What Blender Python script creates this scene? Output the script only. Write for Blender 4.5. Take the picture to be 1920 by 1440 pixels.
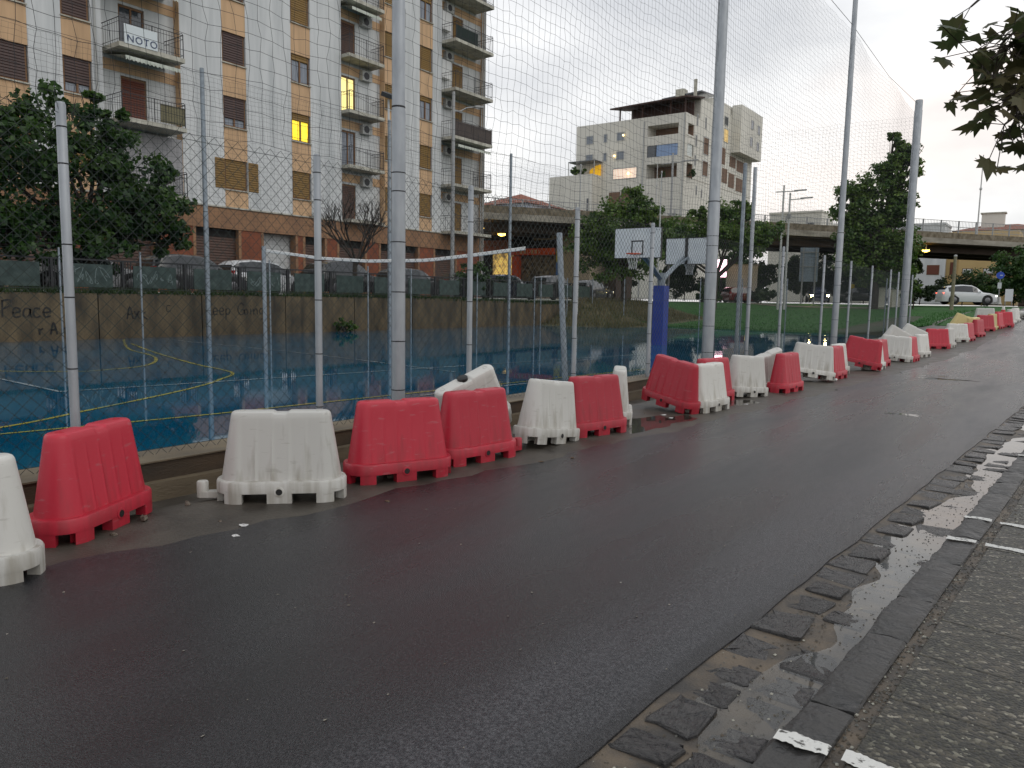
import bpy, math, random
import numpy as np
from mathutils import Vector, Matrix
for o in list(bpy.data.objects): bpy.data.objects.remove(o)
sc = bpy.context.scene
COL = sc.collection
rnd = random.Random(7)
nr = np.random.default_rng(11)

# ---------------------------------------------------------------- camera
F = 1430.0; YAW = math.radians(36.0); PITCH = math.radians(6.4); ROLL = math.radians(1.0); EYE = 1.6
fw = Vector((-math.sin(YAW)*math.cos(PITCH), math.cos(YAW)*math.cos(PITCH), -math.sin(PITCH)))
r0 = Vector((math.cos(YAW), math.sin(YAW), 0)); u0 = r0.cross(fw)
rt = r0*math.cos(ROLL)+u0*math.sin(ROLL); up = u0*math.cos(ROLL)-r0*math.sin(ROLL)
cam = bpy.data.cameras.new('camera'); co = bpy.data.objects.new('camera', cam); COL.objects.link(co)
cam.sensor_fit = 'HORIZONTAL'; cam.sensor_width = 36.0; cam.lens = 36.0*F/1920.0
cam.clip_start = 0.05; cam.clip_end = 3000
mw = Matrix.Identity(4)
for i in range(3):
    mw[i][0] = rt[i]; mw[i][1] = up[i]; mw[i][2] = -fw[i]
mw[2][3] = EYE
co.matrix_world = mw
sc.camera = co

# ---------------------------------------------------------------- sky, sun, exposure
W = bpy.data.worlds.new('World'); sc.world = W; W.use_nodes = True
nt = W.node_tree; nt.nodes.clear()
def nd(t, k, **kw):
    n = t.nodes.new(k)
    for a, b in kw.items(): setattr(n, a, b)
    return n
SUN_EL = math.radians(48); SUN_AZ = math.radians(80)      # azimuth from +Y towards +X
out = nd(nt, 'ShaderNodeOutputWorld'); mix = nd(nt, 'ShaderNodeMixShader')
b1 = nd(nt, 'ShaderNodeBackground'); b2 = nd(nt, 'ShaderNodeBackground')
sky = nd(nt, 'ShaderNodeTexSky', sky_type='NISHITA', sun_disc=False)
sky.sun_elevation = SUN_EL; sky.sun_rotation = SUN_AZ; sky.air_density = 1.3; sky.dust_density = 3.0
nt.links.new(sky.outputs[0], b1.inputs[0]); b1.inputs[1].default_value = 0.10
tc = nd(nt, 'ShaderNodeTexCoord'); mp = nd(nt, 'ShaderNodeMapping')
mp.inputs['Scale'].default_value = (1.0, 1.0, 2.6)
n1 = nd(nt, 'ShaderNodeTexNoise'); n1.inputs['Scale'].default_value = 2.1; n1.inputs['Detail'].default_value = 6; n1.inputs['Roughness'].default_value = 0.52
n2 = nd(nt, 'ShaderNodeTexNoise'); n2.inputs['Scale'].default_value = 1.3; n2.inputs['Detail'].default_value = 3
cr = nd(nt, 'ShaderNodeValToRGB')
cr.color_ramp.elements[0].position = 0.36; cr.color_ramp.elements[0].color = (0.66, 0.685, 0.725, 1)
cr.color_ramp.elements[1].position = 0.60; cr.color_ramp.elements[1].color = (1.04, 1.055, 1.07, 1)
pk = nd(nt, 'ShaderNodeValToRGB')
pk.color_ramp.elements[0].position = 0.56; pk.color_ramp.elements[0].color = (1, 1, 1, 1)
pk.color_ramp.elements[1].position = 0.72; pk.color_ramp.elements[1].color = (1.0, 0.88, 0.82, 1)
sz = nd(nt, 'ShaderNodeSeparateXYZ'); hr = nd(nt, 'ShaderNodeValToRGB'); hz = nd(nt, 'ShaderNodeMix', data_type='RGBA', blend_type='MULTIPLY'); hz.inputs[0].default_value = 1.0
hr.color_ramp.elements[0].position = 0.02; hr.color_ramp.elements[0].color = (1.22, 1.18, 1.13, 1); hr.color_ramp.elements[1].position = 0.75; hr.color_ramp.elements[1].color = (.90, .91, .93, 1)
mm = nd(nt, 'ShaderNodeMix', data_type='RGBA', blend_type='MULTIPLY'); mm.inputs[0].default_value = 1.0
for a, b in ((tc.outputs['Generated'], mp.inputs[0]), (mp.outputs[0], n1.inputs['Vector']), (mp.outputs[0], n2.inputs['Vector']),
             (n1.outputs[0], cr.inputs[0]), (n2.outputs[0], pk.inputs[0]), (cr.outputs[0], mm.inputs[6]), (pk.outputs[0], mm.inputs[7]),
             (mm.outputs[2], hz.inputs[6]), (tc.outputs['Generated'], sz.inputs[0]), (sz.outputs['Z'], hr.inputs[0]), (hr.outputs[0], hz.inputs[7]), (hz.outputs[2], b2.inputs[0]), (b1.outputs[0], mix.inputs[1]), (b2.outputs[0], mix.inputs[2]), (mix.outputs[0], out.inputs[0])):
    nt.links.new(a, b)
b2.inputs[1].default_value = 1.0
mix.inputs[0].default_value = 0.90
sl = bpy.data.lights.new('sun', 'SUN'); so = bpy.data.objects.new('sun', sl); COL.objects.link(so)
sl.energy = 0.5; sl.angle = math.radians(40); sl.color = (1.0, 0.95, 0.88)
sd = Vector((math.sin(SUN_AZ)*math.cos(SUN_EL), math.cos(SUN_AZ)*math.cos(SUN_EL), math.sin(SUN_EL)))
so.rotation_euler = sd.to_track_quat('Z', 'Y').to_euler(); so.location = (0, 0, 60)
vs = sc.view_settings; vs.view_transform = 'Standard'; vs.look = 'None'; vs.exposure = 0.12; vs.gamma = 1.0; vs.use_curve_mapping = False
sc.cycles.max_bounces = 6; sc.cycles.caustics_reflective = False; sc.cycles.caustics_refractive = False

# ---------------------------------------------------------------- helpers
def mat(name, col, rough=0.6, metal=0.0, spec=0.5, col2=None, vs=4.0, lo=0.35, hi=0.65, bump=0.0, bs=60.0, detail=5,
        emit=0.0, trans=0.0, stretch=None, rough2=None, rnd_amt=0.0, bdist=0.01):
    m = bpy.data.materials.new(name); m.use_nodes = True; t = m.node_tree
    p = t.nodes['Principled BSDF']
    p.inputs['Base Color'].default_value = (*col, 1); p.inputs['Roughness'].default_value = rough
    p.inputs['Metallic'].default_value = metal; p.inputs['Specular IOR Level'].default_value = spec
    c = nd(t, 'ShaderNodeTexCoord'); src = c.outputs['Object']
    if stretch:
        q = nd(t, 'ShaderNodeMapping'); q.inputs['Scale'].default_value = stretch
        t.links.new(src, q.inputs[0]); src = q.outputs[0]
    colout = None
    if col2 is not None:
        n = nd(t, 'ShaderNodeTexNoise'); n.inputs['Scale'].default_value = vs; n.inputs['Detail'].default_value = detail
        t.links.new(src, n.inputs['Vector'])
        r = nd(t, 'ShaderNodeValToRGB')
        r.color_ramp.elements[0].position = lo; r.color_ramp.elements[0].color = (*col, 1)
        r.color_ramp.elements[1].position = hi; r.color_ramp.elements[1].color = (*col2, 1)
        t.links.new(n.outputs[0], r.inputs[0]); colout = r.outputs[0]
        if rough2 is not None:
            mr = nd(t, 'ShaderNodeMapRange'); mr.inputs[1].default_value = lo; mr.inputs[2].default_value = hi
            mr.inputs[3].default_value = rough; mr.inputs[4].default_value = rough2
            t.links.new(n.outputs[0], mr.inputs[0]); t.links.new(mr.outputs[0], p.inputs['Roughness'])
    if rnd_amt and colout is not None:
        oi = nd(t, 'ShaderNodeObjectInfo'); mr = nd(t, 'ShaderNodeMapRange')
        mr.inputs[3].default_value = 1-rnd_amt; mr.inputs[4].default_value = 1+rnd_amt
        t.links.new(oi.outputs['Random'], mr.inputs[0])
        hv = nd(t, 'ShaderNodeHueSaturation'); t.links.new(mr.outputs[0], hv.inputs['Value']); t.links.new(colout, hv.inputs['Color'])
        colout = hv.outputs[0]
    if colout is not None: t.links.new(colout, p.inputs['Base Color'])
    if bump:
        n = nd(t, 'ShaderNodeTexNoise'); n.inputs['Scale'].default_value = bs; n.inputs['Detail'].default_value = 4
        t.links.new(src, n.inputs['Vector'])
        b = nd(t, 'ShaderNodeBump'); b.inputs['Strength'].default_value = bump; b.inputs['Distance'].default_value = bdist
        t.links.new(n.outputs[0], b.inputs['Height']); t.links.new(b.outputs[0], p.inputs['Normal'])
    if emit:
        p.inputs['Emission Color'].default_value = (*col, 1); p.inputs['Emission Strength'].default_value = emit
    if trans:
        tr = nd(t, 'ShaderNodeBsdfTranslucent'); ms = nd(t, 'ShaderNodeMixShader'); ms.inputs[0].default_value = trans
        if colout is not None: t.links.new(colout, tr.inputs[0])
        else: tr.inputs[0].default_value = (*col, 1)
        t.links.new(p.outputs[0], ms.inputs[1]); t.links.new(tr.outputs[0], ms.inputs[2])
        t.links.new(ms.outputs[0], t.nodes['Material Output'].inputs[0])
    m.diffuse_color = (*col, 1)
    return m

def finish(me, m, smooth):
    if m: me.materials.append(m)
    if smooth:
        me.shade_smooth()
        if smooth is not True: me.set_sharp_from_angle(angle=math.radians(smooth))
    else: me.shade_flat()

def link(name, me, parent=None, loc=(0, 0, 0), rot=(0, 0, 0)):
    o = bpy.data.objects.new(name, me); COL.objects.link(o)
    o.location = loc; o.rotation_euler = rot
    if parent is not None: o.parent = parent
    return o

def tag(o, label=None, cat=None, group=None, kind=None):
    if label: o['label'] = label
    if cat: o['category'] = cat
    if group: o['group'] = group
    if kind: o['kind'] = kind
    return o

def thing(name, label, cat, loc=(0, 0, 0), rot=0.0, group=None):
    o = bpy.data.objects.new(name, None); COL.objects.link(o); o.empty_display_size = 0.2
    o.location = loc; o.rotation_euler = rot if not isinstance(rot, (int, float)) else (0, 0, rot)
    return tag(o, label, cat, group)

def copy_tree(o, parent=None):
    c = o.copy(); COL.objects.link(c); c.parent = parent
    for ch in o.children: copy_tree(ch, c)
    return c

class MB:
    def __init__(s): s.v = []; s.f = []
    def add(s, vs, fs):
        k = len(s.v); s.v += [tuple(p) for p in vs]; s.f += [tuple(i+k for i in f) for f in fs]; return s
    def box(s, x0, x1, y0, y1, z0, z1):
        return s.add([(x, y, z) for z in (z0, z1) for y in (y0, y1) for x in (x0, x1)],
                     [(0, 2, 3, 1), (4, 5, 7, 6), (0, 1, 5, 4), (2, 6, 7, 3), (0, 4, 6, 2), (1, 3, 7, 5)])
    def bar(s, a, b, w, h=None, n=4, r2=None):
        return s.tube([a, b], [w*0.5 if r2 is None else w*.5, r2 if r2 is not None else w*0.5], n)
    def tube(s, pts, r, n=8, cap=True):
        pts = [Vector(p) for p in pts]
        if not isinstance(r, (list, tuple)): r = [r]*len(pts)
        k = len(s.v); prev = None
        for i, p in enumerate(pts):
            t = (pts[min(i+1, len(pts)-1)]-pts[max(i-1, 0)]).normalized()
            if prev is None:
                a = Vector((0, 0, 1)) if abs(t.z) < 0.9 else Vector((1, 0, 0))
                u = t.cross(a).normalized()
            else:
                u = (prev-t*prev.dot(t))
                u = u.normalized() if u.length > 1e-6 else t.orthogonal().normalized()
            w = t.cross(u); prev = u
            for j in range(n):
                an = 2*math.pi*(j+.5)/n
                q = p+(u*math.cos(an)+w*math.sin(an))*r[i]
                s.v.append(tuple(q))
        for i in range(len(pts)-1):
            for j in range(n):
                a = k+i*n+j; b = k+i*n+(j+1) % n
                s.f.append((a, b, b+n, a+n))
        if cap:
            s.f.append(tuple(k+j for j in range(n))[::-1]); e = k+(len(pts)-1)*n
            s.f.append(tuple(e+j for j in range(n)))
        return s
    def lathe(s, prof, n=16, c=(0, 0, 0), M=None):
        k = len(s.v)
        for (r, z) in prof:
            for j in range(n):
                a = 2*math.pi*j/n; p = Vector((r*math.cos(a), r*math.sin(a), z))
                if M is not None: p = M @ p
                s.v.append((p[0]+c[0], p[1]+c[1], p[2]+c[2]))
        for i in range(len(prof)-1):
            for j in range(n):
                a = k+i*n+j; b = k+i*n+(j+1) % n
                s.f.append((a, b, b+n, a+n))
        s.f.append(tuple(k+j for j in range(n))[::-1]); e = k+(len(prof)-1)*n
        s.f.append(tuple(e+j for j in range(n)))
        return s
    def prism(s, poly, d, off=(0, 0, 0)):
        """poly: list of 3D points, d: extrusion vector"""
        n = len(poly); P = [Vector(p)+Vector(off) for p in poly]; d = Vector(d)
        return s.add(P+[p+d for p in P], [tuple(range(n))[::-1], tuple(range(n, 2*n))]+[(i, (i+1) % n, (i+1) % n+n, i+n) for i in range(n)])
    def mesh(s, name, m, smooth=False):
        me = bpy.data.meshes.new(name); me.from_pydata(s.v, [], s.f); me.update(); finish(me, m, smooth); return me
    def build(s, name, m, parent=None, smooth=False, loc=(0, 0, 0), rot=(0, 0, 0)):
        return link(name, s.mesh(name, m, smooth), parent, loc, rot)

def np_mesh(name, V, Q, m, smooth=False):
    """V (n,3) float, Q (k,4) int"""
    me = bpy.data.meshes.new(name); V = np.asarray(V, np.float32); Q = np.asarray(Q, np.int32)
    me.vertices.add(len(V)); me.vertices.foreach_set('co', V.ravel())
    k = Q.shape[1]
    me.loops.add(Q.size); me.loops.foreach_set('vertex_index', Q.ravel())
    me.polygons.add(len(Q)); me.polygons.foreach_set('loop_start', np.arange(0, Q.size, k, dtype=np.int32))
    me.update(calc_edges=True); me.validate(); finish(me, m, smooth); return me

def sheet(name, xs, ys, zf, m, kind='structure', parent=None, smooth=True):
    X, Y = np.meshgrid(xs, ys); Z = np.vectorize(zf, otypes=[float])(X, Y)
    V = np.stack([X, Y, Z], -1).reshape(-1, 3); nx = len(xs); ny = len(ys)
    a = (np.arange(ny-1)[:, None]*nx+np.arange(nx-1)[None]).ravel()
    o = link(name, np_mesh(name, V, np.stack([a, a+1, a+nx+1, a+nx], 1), m, smooth), parent)
    if kind: o['kind'] = kind
    return o

def text_mesh(s, size, m, name, parent, loc, rot, extrude=0.004, spacing=1.0):
    cu = bpy.data.curves.new(name+'_c', 'FONT'); cu.body = s; cu.size = size; cu.extrude = extrude; cu.space_character = spacing
    ob = bpy.data.objects.new(name+'_t', cu); COL.objects.link(ob)
    dg = bpy.context.evaluated_depsgraph_get(); me = bpy.data.meshes.new_from_object(ob.evaluated_get(dg))
    bpy.data.objects.remove(ob); bpy.data.curves.remove(cu)
    me.materials.clear(); finish(me, m, False)
    return link(name, me, parent, loc, rot)

def lerp(a, b, t): return a+(b-a)*t
def sstep(a, b, x):
    t = min(1, max(0, (x-a)/(b-a))); return t*t*(3-2*t)
TY = [-60, 26, 32, 38, 44, 55, 84, 150, 900]; TZ = [0, 0, .12, .45, .85, 1.2, 1.8, 3.0, 3.0]
def terr(y): return float(np.interp(y, TY, TZ))
# ================================================================ SETTING
TZ[7] = 1.8; TZ[8] = 1.8
M_ground = mat('ground_earth', (.022, .045, .014), .9, col2=(.05, .05, .028), vs=.4)
def lawn_z(x, y):
    z = float(np.interp(y, [41, 50, 60, 76, 90], [.09, .42, .9, 1.6, 1.75]))
    t = sstep(-9, -5, x); z = lerp(z, min(terr(y), 2)+.004, t)
    b = sstep(-19, -25.4, x); z = lerp(z, 1.56, b)
    return z
def ground_z(x, y):
    if x < -24.9: return 1.35 if y > -60 else 1.3
    if x < -6.0 and y < 41.3: return -.14
    if y < 40: return terr(y)-.12
    return min(terr(y), lawn_z(x, y))-.14
gx = [-900, -300, -120, -60, -40, -25.0, -24.85, -20, -12, -6.4, -6.02, -5.95, -5.6, -5.2, -4, -2, 0, 3, 8, 20, 60, 200, 900]
gy = [-300, -60, -20, -8, 0, 8, 16, 22, 26, 30, 34, 38, 40, 41.2, 41.4, 44, 50, 56, 64, 76, 84, 100, 150, 300, 1500]
sheet('ground', gx, gy, ground_z, M_ground, smooth=False)

# ---- wet asphalt
def asphalt(name, dark, light, scale):
    m = bpy.data.materials.new(name); m.use_nodes = True; t = m.node_tree; p = t.nodes['Principled BSDF']
    c = nd(t, 'ShaderNodeTexCoord')
    n = nd(t, 'ShaderNodeTexNoise'); n.inputs['Scale'].default_value = 75; n.inputs['Detail'].default_value = 5; n.inputs['Roughness'].default_value = .75
    q = nd(t, 'ShaderNodeMapping'); q.inputs['Scale'].default_value = (1.0, .16, 1)
    w = nd(t, 'ShaderNodeTexNoise'); w.inputs['Scale'].default_value = 1.3; w.inputs['Detail'].default_value = 6; w.inputs['Roughness'].default_value = .55
    v = nd(t, 'ShaderNodeTexVoronoi'); v.inputs['Scale'].default_value = 170
    for s in (n, v): t.links.new(c.outputs['Object'], s.inputs['Vector'])
    t.links.new(c.outputs['Object'], q.inputs[0]); t.links.new(q.outputs[0], w.inputs['Vector'])
    r = nd(t, 'ShaderNodeValToRGB'); r.color_ramp.elements[0].position = .43; r.color_ramp.elements[0].color = (*dark, 1)
    r.color_ramp.elements[1].position = .66; r.color_ramp.elements[1].color = (*light, 1)
    r2 = nd(t, 'ShaderNodeValToRGB'); r2.color_ramp.elements[0].position = .33; r2.color_ramp.elements[0].color = (.55, .55, .58, 1)
    r2.color_ramp.elements[1].position = .68; r2.color_ramp.elements[1].color = (1.2, 1.19, 1.18, 1)
    mx = nd(t, 'ShaderNodeMix', data_type='RGBA', blend_type='MULTIPLY'); mx.inputs[0].default_value = 1
    t.links.new(n.outputs[0], r.inputs[0]); t.links.new(w.outputs[0], r2.inputs[0])
    t.links.new(r.outputs[0], mx.inputs[6]); t.links.new(r2.outputs[0], mx.inputs[7]); t.links.new(mx.outputs[2], p.inputs['Base Color'])
    mr = nd(t, 'ShaderNodeMapRange'); mr.inputs[1].default_value = .33; mr.inputs[2].default_value = .66; mr.inputs[3].default_value = .17; mr.inputs[4].default_value = .42
    t.links.new(w.outputs[0], mr.inputs[0]); t.links.new(mr.outputs[0], p.inputs['Roughness'])
    # dusty band running along the gutter, broken up by noise
    sx = nd(t, 'ShaderNodeSeparateXYZ'); t.links.new(c.outputs['Object'], sx.inputs[0])
    m1 = nd(t, 'ShaderNodeMath', operation='MULTIPLY_ADD'); m1.inputs[1].default_value = -.06; t.links.new(sx.outputs['Y'], m1.inputs[0]); t.links.new(sx.outputs['X'], m1.inputs[2])
    m2 = nd(t, 'ShaderNodeMath', operation='MULTIPLY_ADD'); m2.inputs[1].default_value = .5; t.links.new(w.outputs[0], m2.inputs[0]); t.links.new(m1.outputs[0], m2.inputs[2])
    rb = nd(t, 'ShaderNodeValToRGB'); rb.color_ramp.interpolation = 'EASE'
    mr2 = nd(t, 'ShaderNodeMapRange'); mr2.inputs[1].default_value = -4.4; mr2.inputs[2].default_value = -1.0; t.links.new(m2.outputs[0], mr2.inputs[0]); t.links.new(mr2.outputs[0], rb.inputs[0])
    e = rb.color_ramp.elements; e[0].position = 0; e[0].color = (.8, .78, .76, 1); e[1].position = 1; e[1].color = (.6, .6, .6, 1)
    for ps, vv in ((.12, .75), (.30, .62), (.45, .85), (.58, .66), (.74, .80), (.86, 1.7), (.93, 1.5), (.965, .6)): q_ = e.new(ps); q_.color = (vv, vv*.985, vv*.96, 1)
    mb = nd(t, 'ShaderNodeMix', data_type='RGBA', blend_type='MULTIPLY'); mb.inputs[0].default_value = 1
    t.links.new(mx.outputs[2], mb.inputs[6]); t.links.new(rb.outputs[0], mb.inputs[7]); t.links.new(mb.outputs[2], p.inputs['Base Color'])
    p.inputs['Specular IOR Level'].default_value = .5
    b = nd(t, 'ShaderNodeBump'); b.inputs['Strength'].default_value = .8; b.inputs['Distance'].default_value = .0035
    t.links.new(v.outputs['Distance'], b.inputs['Height']); t.links.new(b.outputs[0], p.inputs['Normal'])
    return m
M_asph = asphalt('wet_asphalt', (.006, .0065, .009), (.050, .051, .056), 1)
def edge_r(y): return -1.40+.06*y if y < 30 else .40+.03*(y-30)
def edge_l(y): return float(np.interp(y, [-20, 2, 9, 14, 40, 60], [-4.9, -4.62, -3.86, -3.5, -2.2, -1.6]))
ys = list(np.arange(-14, 24, .25))+list(np.arange(24, 77, 1.0))
rv = []; rf = []; NC = 17
for y in ys:
    jl = .05*math.sin(y*2.3)+.04*math.sin(y*5.1+1)+.03*math.sin(y*11)
    jr = .006*math.sin(y*3.7)+.005*math.sin(y*17.3)+.005*math.sin(y*31)
    for k in range(NC):
        t = k/(NC-2) if k < NC-1 else 1
        x = lerp(edge_l(y)+jl, edge_r(y)+jr, min(1, t))
        z = terr(y)+.004+.012*math.sin(min(1, t)*math.pi)
        if k == NC-2: z -= .016
        if k == NC-1: z -= .07; x += .010
        rv.append((x, y, z))
for i in range(len(ys)-1):
    for k in range(NC-1):
        a = i*NC+k; rf.append((a, a+1, a+NC+1, a+NC))
me = bpy.data.meshes.new('road'); me.from_pydata(rv, [], rf); finish(me, M_asph, 40)
tag(link('road', me), kind='structure')
M_seam = mat('worn_asphalt_seam', (.07, .066, .06), .55, col2=(.04, .039, .037), vs=9, bump=.4, bs=120)
# wet dirty verge the barriers stand on
M_verge = mat('muddy_verge', (.035, .030, .024), .42, col2=(.075, .066, .052), vs=2.2, bump=.5, bs=45, rough2=.62)
def verge_z(x, y): return terr(y)-.012-.10*sstep(-5.35, -5.75, x)
sheet('verge', list(np.arange(-5.98, -1.6, .22)), list(np.arange(-14, 24, .5))+list(np.arange(24, 77, 2.0)), verge_z, M_verge)

# ---- gutter with basalt setts, kerb stones, sidewalk
def e0(y): return -1.40+.06*y
M_sand = mat('sandy_joint', (.12, .092, .062), .6, col2=(.038, .034, .030), vs=5, bump=.5, bs=80)
M_basalt = mat('wet_basalt', (.016, .016, .018), .16, col2=(.055, .052, .050), vs=7, bump=.8, bs=18, rough2=.5, rnd_amt=.35, bdist=.02)
M_kerb = mat('dark_kerb_stone', (.018, .018, .018), .35, col2=(.055, .053, .050), vs=10, bump=1.0, bs=22, rough2=.6, rnd_amt=.2, bdist=.02)
def strip(name, o0, o1, z0, z1, m, y0=-6, y1=40, step=.5, kind='structure', parent=None, n=2):
    v = []; f = []; Y = list(np.arange(y0, y1+.01, step))
    for y in Y:
        for k in range(n):
            t = k/(n-1); v.append((e0(y)+lerp(o0, o1, t), y, terr(y)+lerp(z0, z1, t)))
    for i in range(len(Y)-1):
        for k in range(n-1):
            a = i*n+k; f.append((a, a+1, a+n+1, a+n))
    me = bpy.data.meshes.new(name); me.from_pydata(v, [], f); finish(me, m, True)
    o = link(name, me, parent)
    if kind and parent is None: o['kind'] = kind
    return o
gut = strip('gutter', -.02, .50, -.020, -.034, M_sand)
def sett_mesh(seed):
    r = random.Random(seed); n = 11; v = []; f = []; pts = []
    for k in range(n):
        a = 2*math.pi*(k+r.uniform(-.25, .25))/n; ca, sa = math.cos(a), math.sin(a); e = .16
        pts.append((abs(ca)**e*math.copysign(1, ca)*.5*(1+r.uniform(-.22, .05)), abs(sa)**e*math.copysign(1, sa)*.5*(1+r.uniform(-.22, .05))))
    tx, ty = r.uniform(-.5, .5), r.uniform(-.5, .5)
    for s_, z in ((1.0, -.9), (1.0, .40), (.90, .70), (.52, .80)):
        for (x, y) in pts: v.append((x*s_*(1+r.uniform(-.05, .05)*(s_ < 1)), y*s_*(1+r.uniform(-.05, .05)*(s_ < 1)), z+(x*tx+y*ty)*(z > 0)+r.uniform(-.22, .22)*(z > 0)))
    for l in range(3):
        for k in range(n): f.append((l*n+k, l*n+(k+1) % n, (l+1)*n+(k+1) % n, (l+1)*n+k))
    v.append((r.uniform(-.1, .1), r.uniform(-.1, .1), .75+r.uniform(-.3, .25)))
    for k in range(n): f.append((3*n+k, 3*n+(k+1) % n, 4*n))
    me = bpy.data.meshes.new('sett'); me.from_pydata(v, [], f); finish(me, M_basalt, 22); return me
SETT = [sett_mesh(i) for i in range(14)]
for row, (off, w) in enumerate(((.125, .225), (.365, .215))):
    y = -1.2+row*.11
    while y < 15.5:
        L = rnd.uniform(.18, .40)
        o = link('sett', rnd.choice(SETT), gut, (e0(y+L/2)+off+rnd.uniform(-.022, .022), y+L/2, terr(y)-.026-.013*row+rnd.uniform(-.008, .009)),
                 (rnd.uniform(-.05, .05), rnd.uniform(-.04, .06), rnd.uniform(-.10, .10)-.06))
        o.scale = (w*rnd.uniform(.90, 1.16), L*rnd.uniform(.92, 1.02), .015)
        y += L+rnd.uniform(.02, .045)
# water standing in the gutter
def water_mat():
    m = bpy.data.materials.new('rain_water'); m.use_nodes = True; t = m.node_tree; t.nodes.clear()
    o = nd(t, 'ShaderNodeOutputMaterial'); mx = nd(t, 'ShaderNodeMixShader'); tr = nd(t, 'ShaderNodeBsdfTransparent'); gl = nd(t, 'ShaderNodeBsdfGlossy')
    tr.inputs[0].default_value = (.80, .80, .78, 1); gl.inputs['Roughness'].default_value = .02
    lw_ = nd(t, 'ShaderNodeLayerWeight'); lw_.inputs[0].default_value = .5; pw = nd(t, 'ShaderNodeMath', operation='POWER'); pw.inputs[1].default_value = 4.2; t.links.new(lw_.outputs['Facing'], pw.inputs[0]); fr = nd(t, 'ShaderNodeMath', operation='MULTIPLY_ADD'); fr.inputs[1].default_value = .92; fr.inputs[2].default_value = .035; t.links.new(pw.outputs[0], fr.inputs[0])
    c = nd(t, 'ShaderNodeTexCoord'); n = nd(t, 'ShaderNodeTexNoise'); n.inputs['Scale'].default_value = 8
    b = nd(t, 'ShaderNodeBump'); b.inputs['Strength'].default_value = .05; b.inputs['Distance'].default_value = .01
    t.links.new(c.outputs['Object'], n.inputs['Vector']); t.links.new(n.outputs[0], b.inputs['Height'])
    t.links.new(b.outputs[0], gl.inputs['Normal'])
    t.links.new(fr.outputs[0], mx.inputs[0]); t.links.new(tr.outputs[0], mx.inputs[1]); t.links.new(gl.outputs[0], mx.inputs[2]); t.links.new(mx.outputs[0], o.inputs[0])
    return m
M_water = water_mat()
wv = []; wf = []
Y = list(np.arange(2.2, 16, .08))
for y in Y:
    wd = .26+.12*math.sin(y*1.7+4.0)+.05*math.sin(y*4.7)+.03*math.sin(y*11.3)
    if y < 2.75: wd *= max(.02, (y-2.2)/.55)
    wv += [(e0(y)+.475-max(.02, wd), y, terr(y)-.0235), (e0(y)+.478, y, terr(y)-.0235)]
for i in range(len(Y)-1): wf.append((2*i, 2*i+1, 2*i+3, 2*i+2))
me = bpy.data.meshes.new('gutter_puddle'); me.from_pydata(wv, [], wf); finish(me, M_water, False)
tag(link('gutter_puddle', me), kind='structure')
for (cx, cy, a, b, s) in ((-2.15, 18.9, .55, .16, 1), (-2.45, 19.6, .3, .10, 2), (-1.85, 12.3, .22, .10, 4), (-4.35, 9.3, .30, .8, 5), (-4.3, 12.0, .30, .5, 6)):
    n = 26; pv = []
    for k in range(n):
        t = 2*math.pi*k/n; rr = 1+.25*math.sin(3*t+s)+.18*math.sin(7*t+2*s)
        x = cx+a*rr*math.cos(t); y = cy+b*rr*math.sin(t)
        tt = (x-edge_l(y))/(edge_r(y)-edge_l(y)); zz = (.004+.012*math.sin(max(0, min(1, tt))*math.pi)) if tt > 0 else -.01
        pv.append((x, y, terr(y)+zz+.0015))
    me = bpy.data.meshes.new('puddle'); me.from_pydata(pv, [], [tuple(range(n))]); finish(me, M_water, False)
    tag(link('puddle', me), kind='structure')
kb = strip('kerb', .478, .72, -.06, -.06, M_sand)
def kerb_mesh(seed, L):
    r = random.Random(seed); m = MB(); n = 7
    v = []; f = []
    for k in range(n):
        y = (k/(n-1)-.5)*L; j = lambda s: r.uniform(-s, s)*2.2
        e = .012 if k in (0, n-1) else 0
        v += [(0, y, -.09), (0+j(.005), y, .004-e+j(.003)), (.016+j(.005), y, .016-e+j(.003)), (.10, y, .021-e+j(.005)), (.168+j(.006), y, .018-e+j(.003)), (.182, y, .006-e), (.182, y, -.09)]
    for k in range(n-1):
        for q in range(6): a = k*7+q; f.append((a, a+7, a+8, a+1))
    f += [tuple(range(7)), tuple(range((n-1)*7, n*7))[::-1]]
    me = bpy.data.meshes.new('kerb_stone'); me.from_pydata(v, [], f); finish(me, M_kerb, 35); return me
y = -1.5; i = 0
while y < 27:
    L = rnd.uniform(.55, .95)
    o = link('kerb_stone', kerb_mesh(i, L-.012), kb, (e0(y+L/2)+.480, y+L/2, terr(y+L/2)), (rnd.uniform(-.004, .004), rnd.uniform(-.01, .01), -.06+rnd.uniform(-.006, .006)))
    y += L; i += 1
swk = strip('sidewalk', .66, 4.5, -.004, -.004, M_sand, y1=40)
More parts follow.
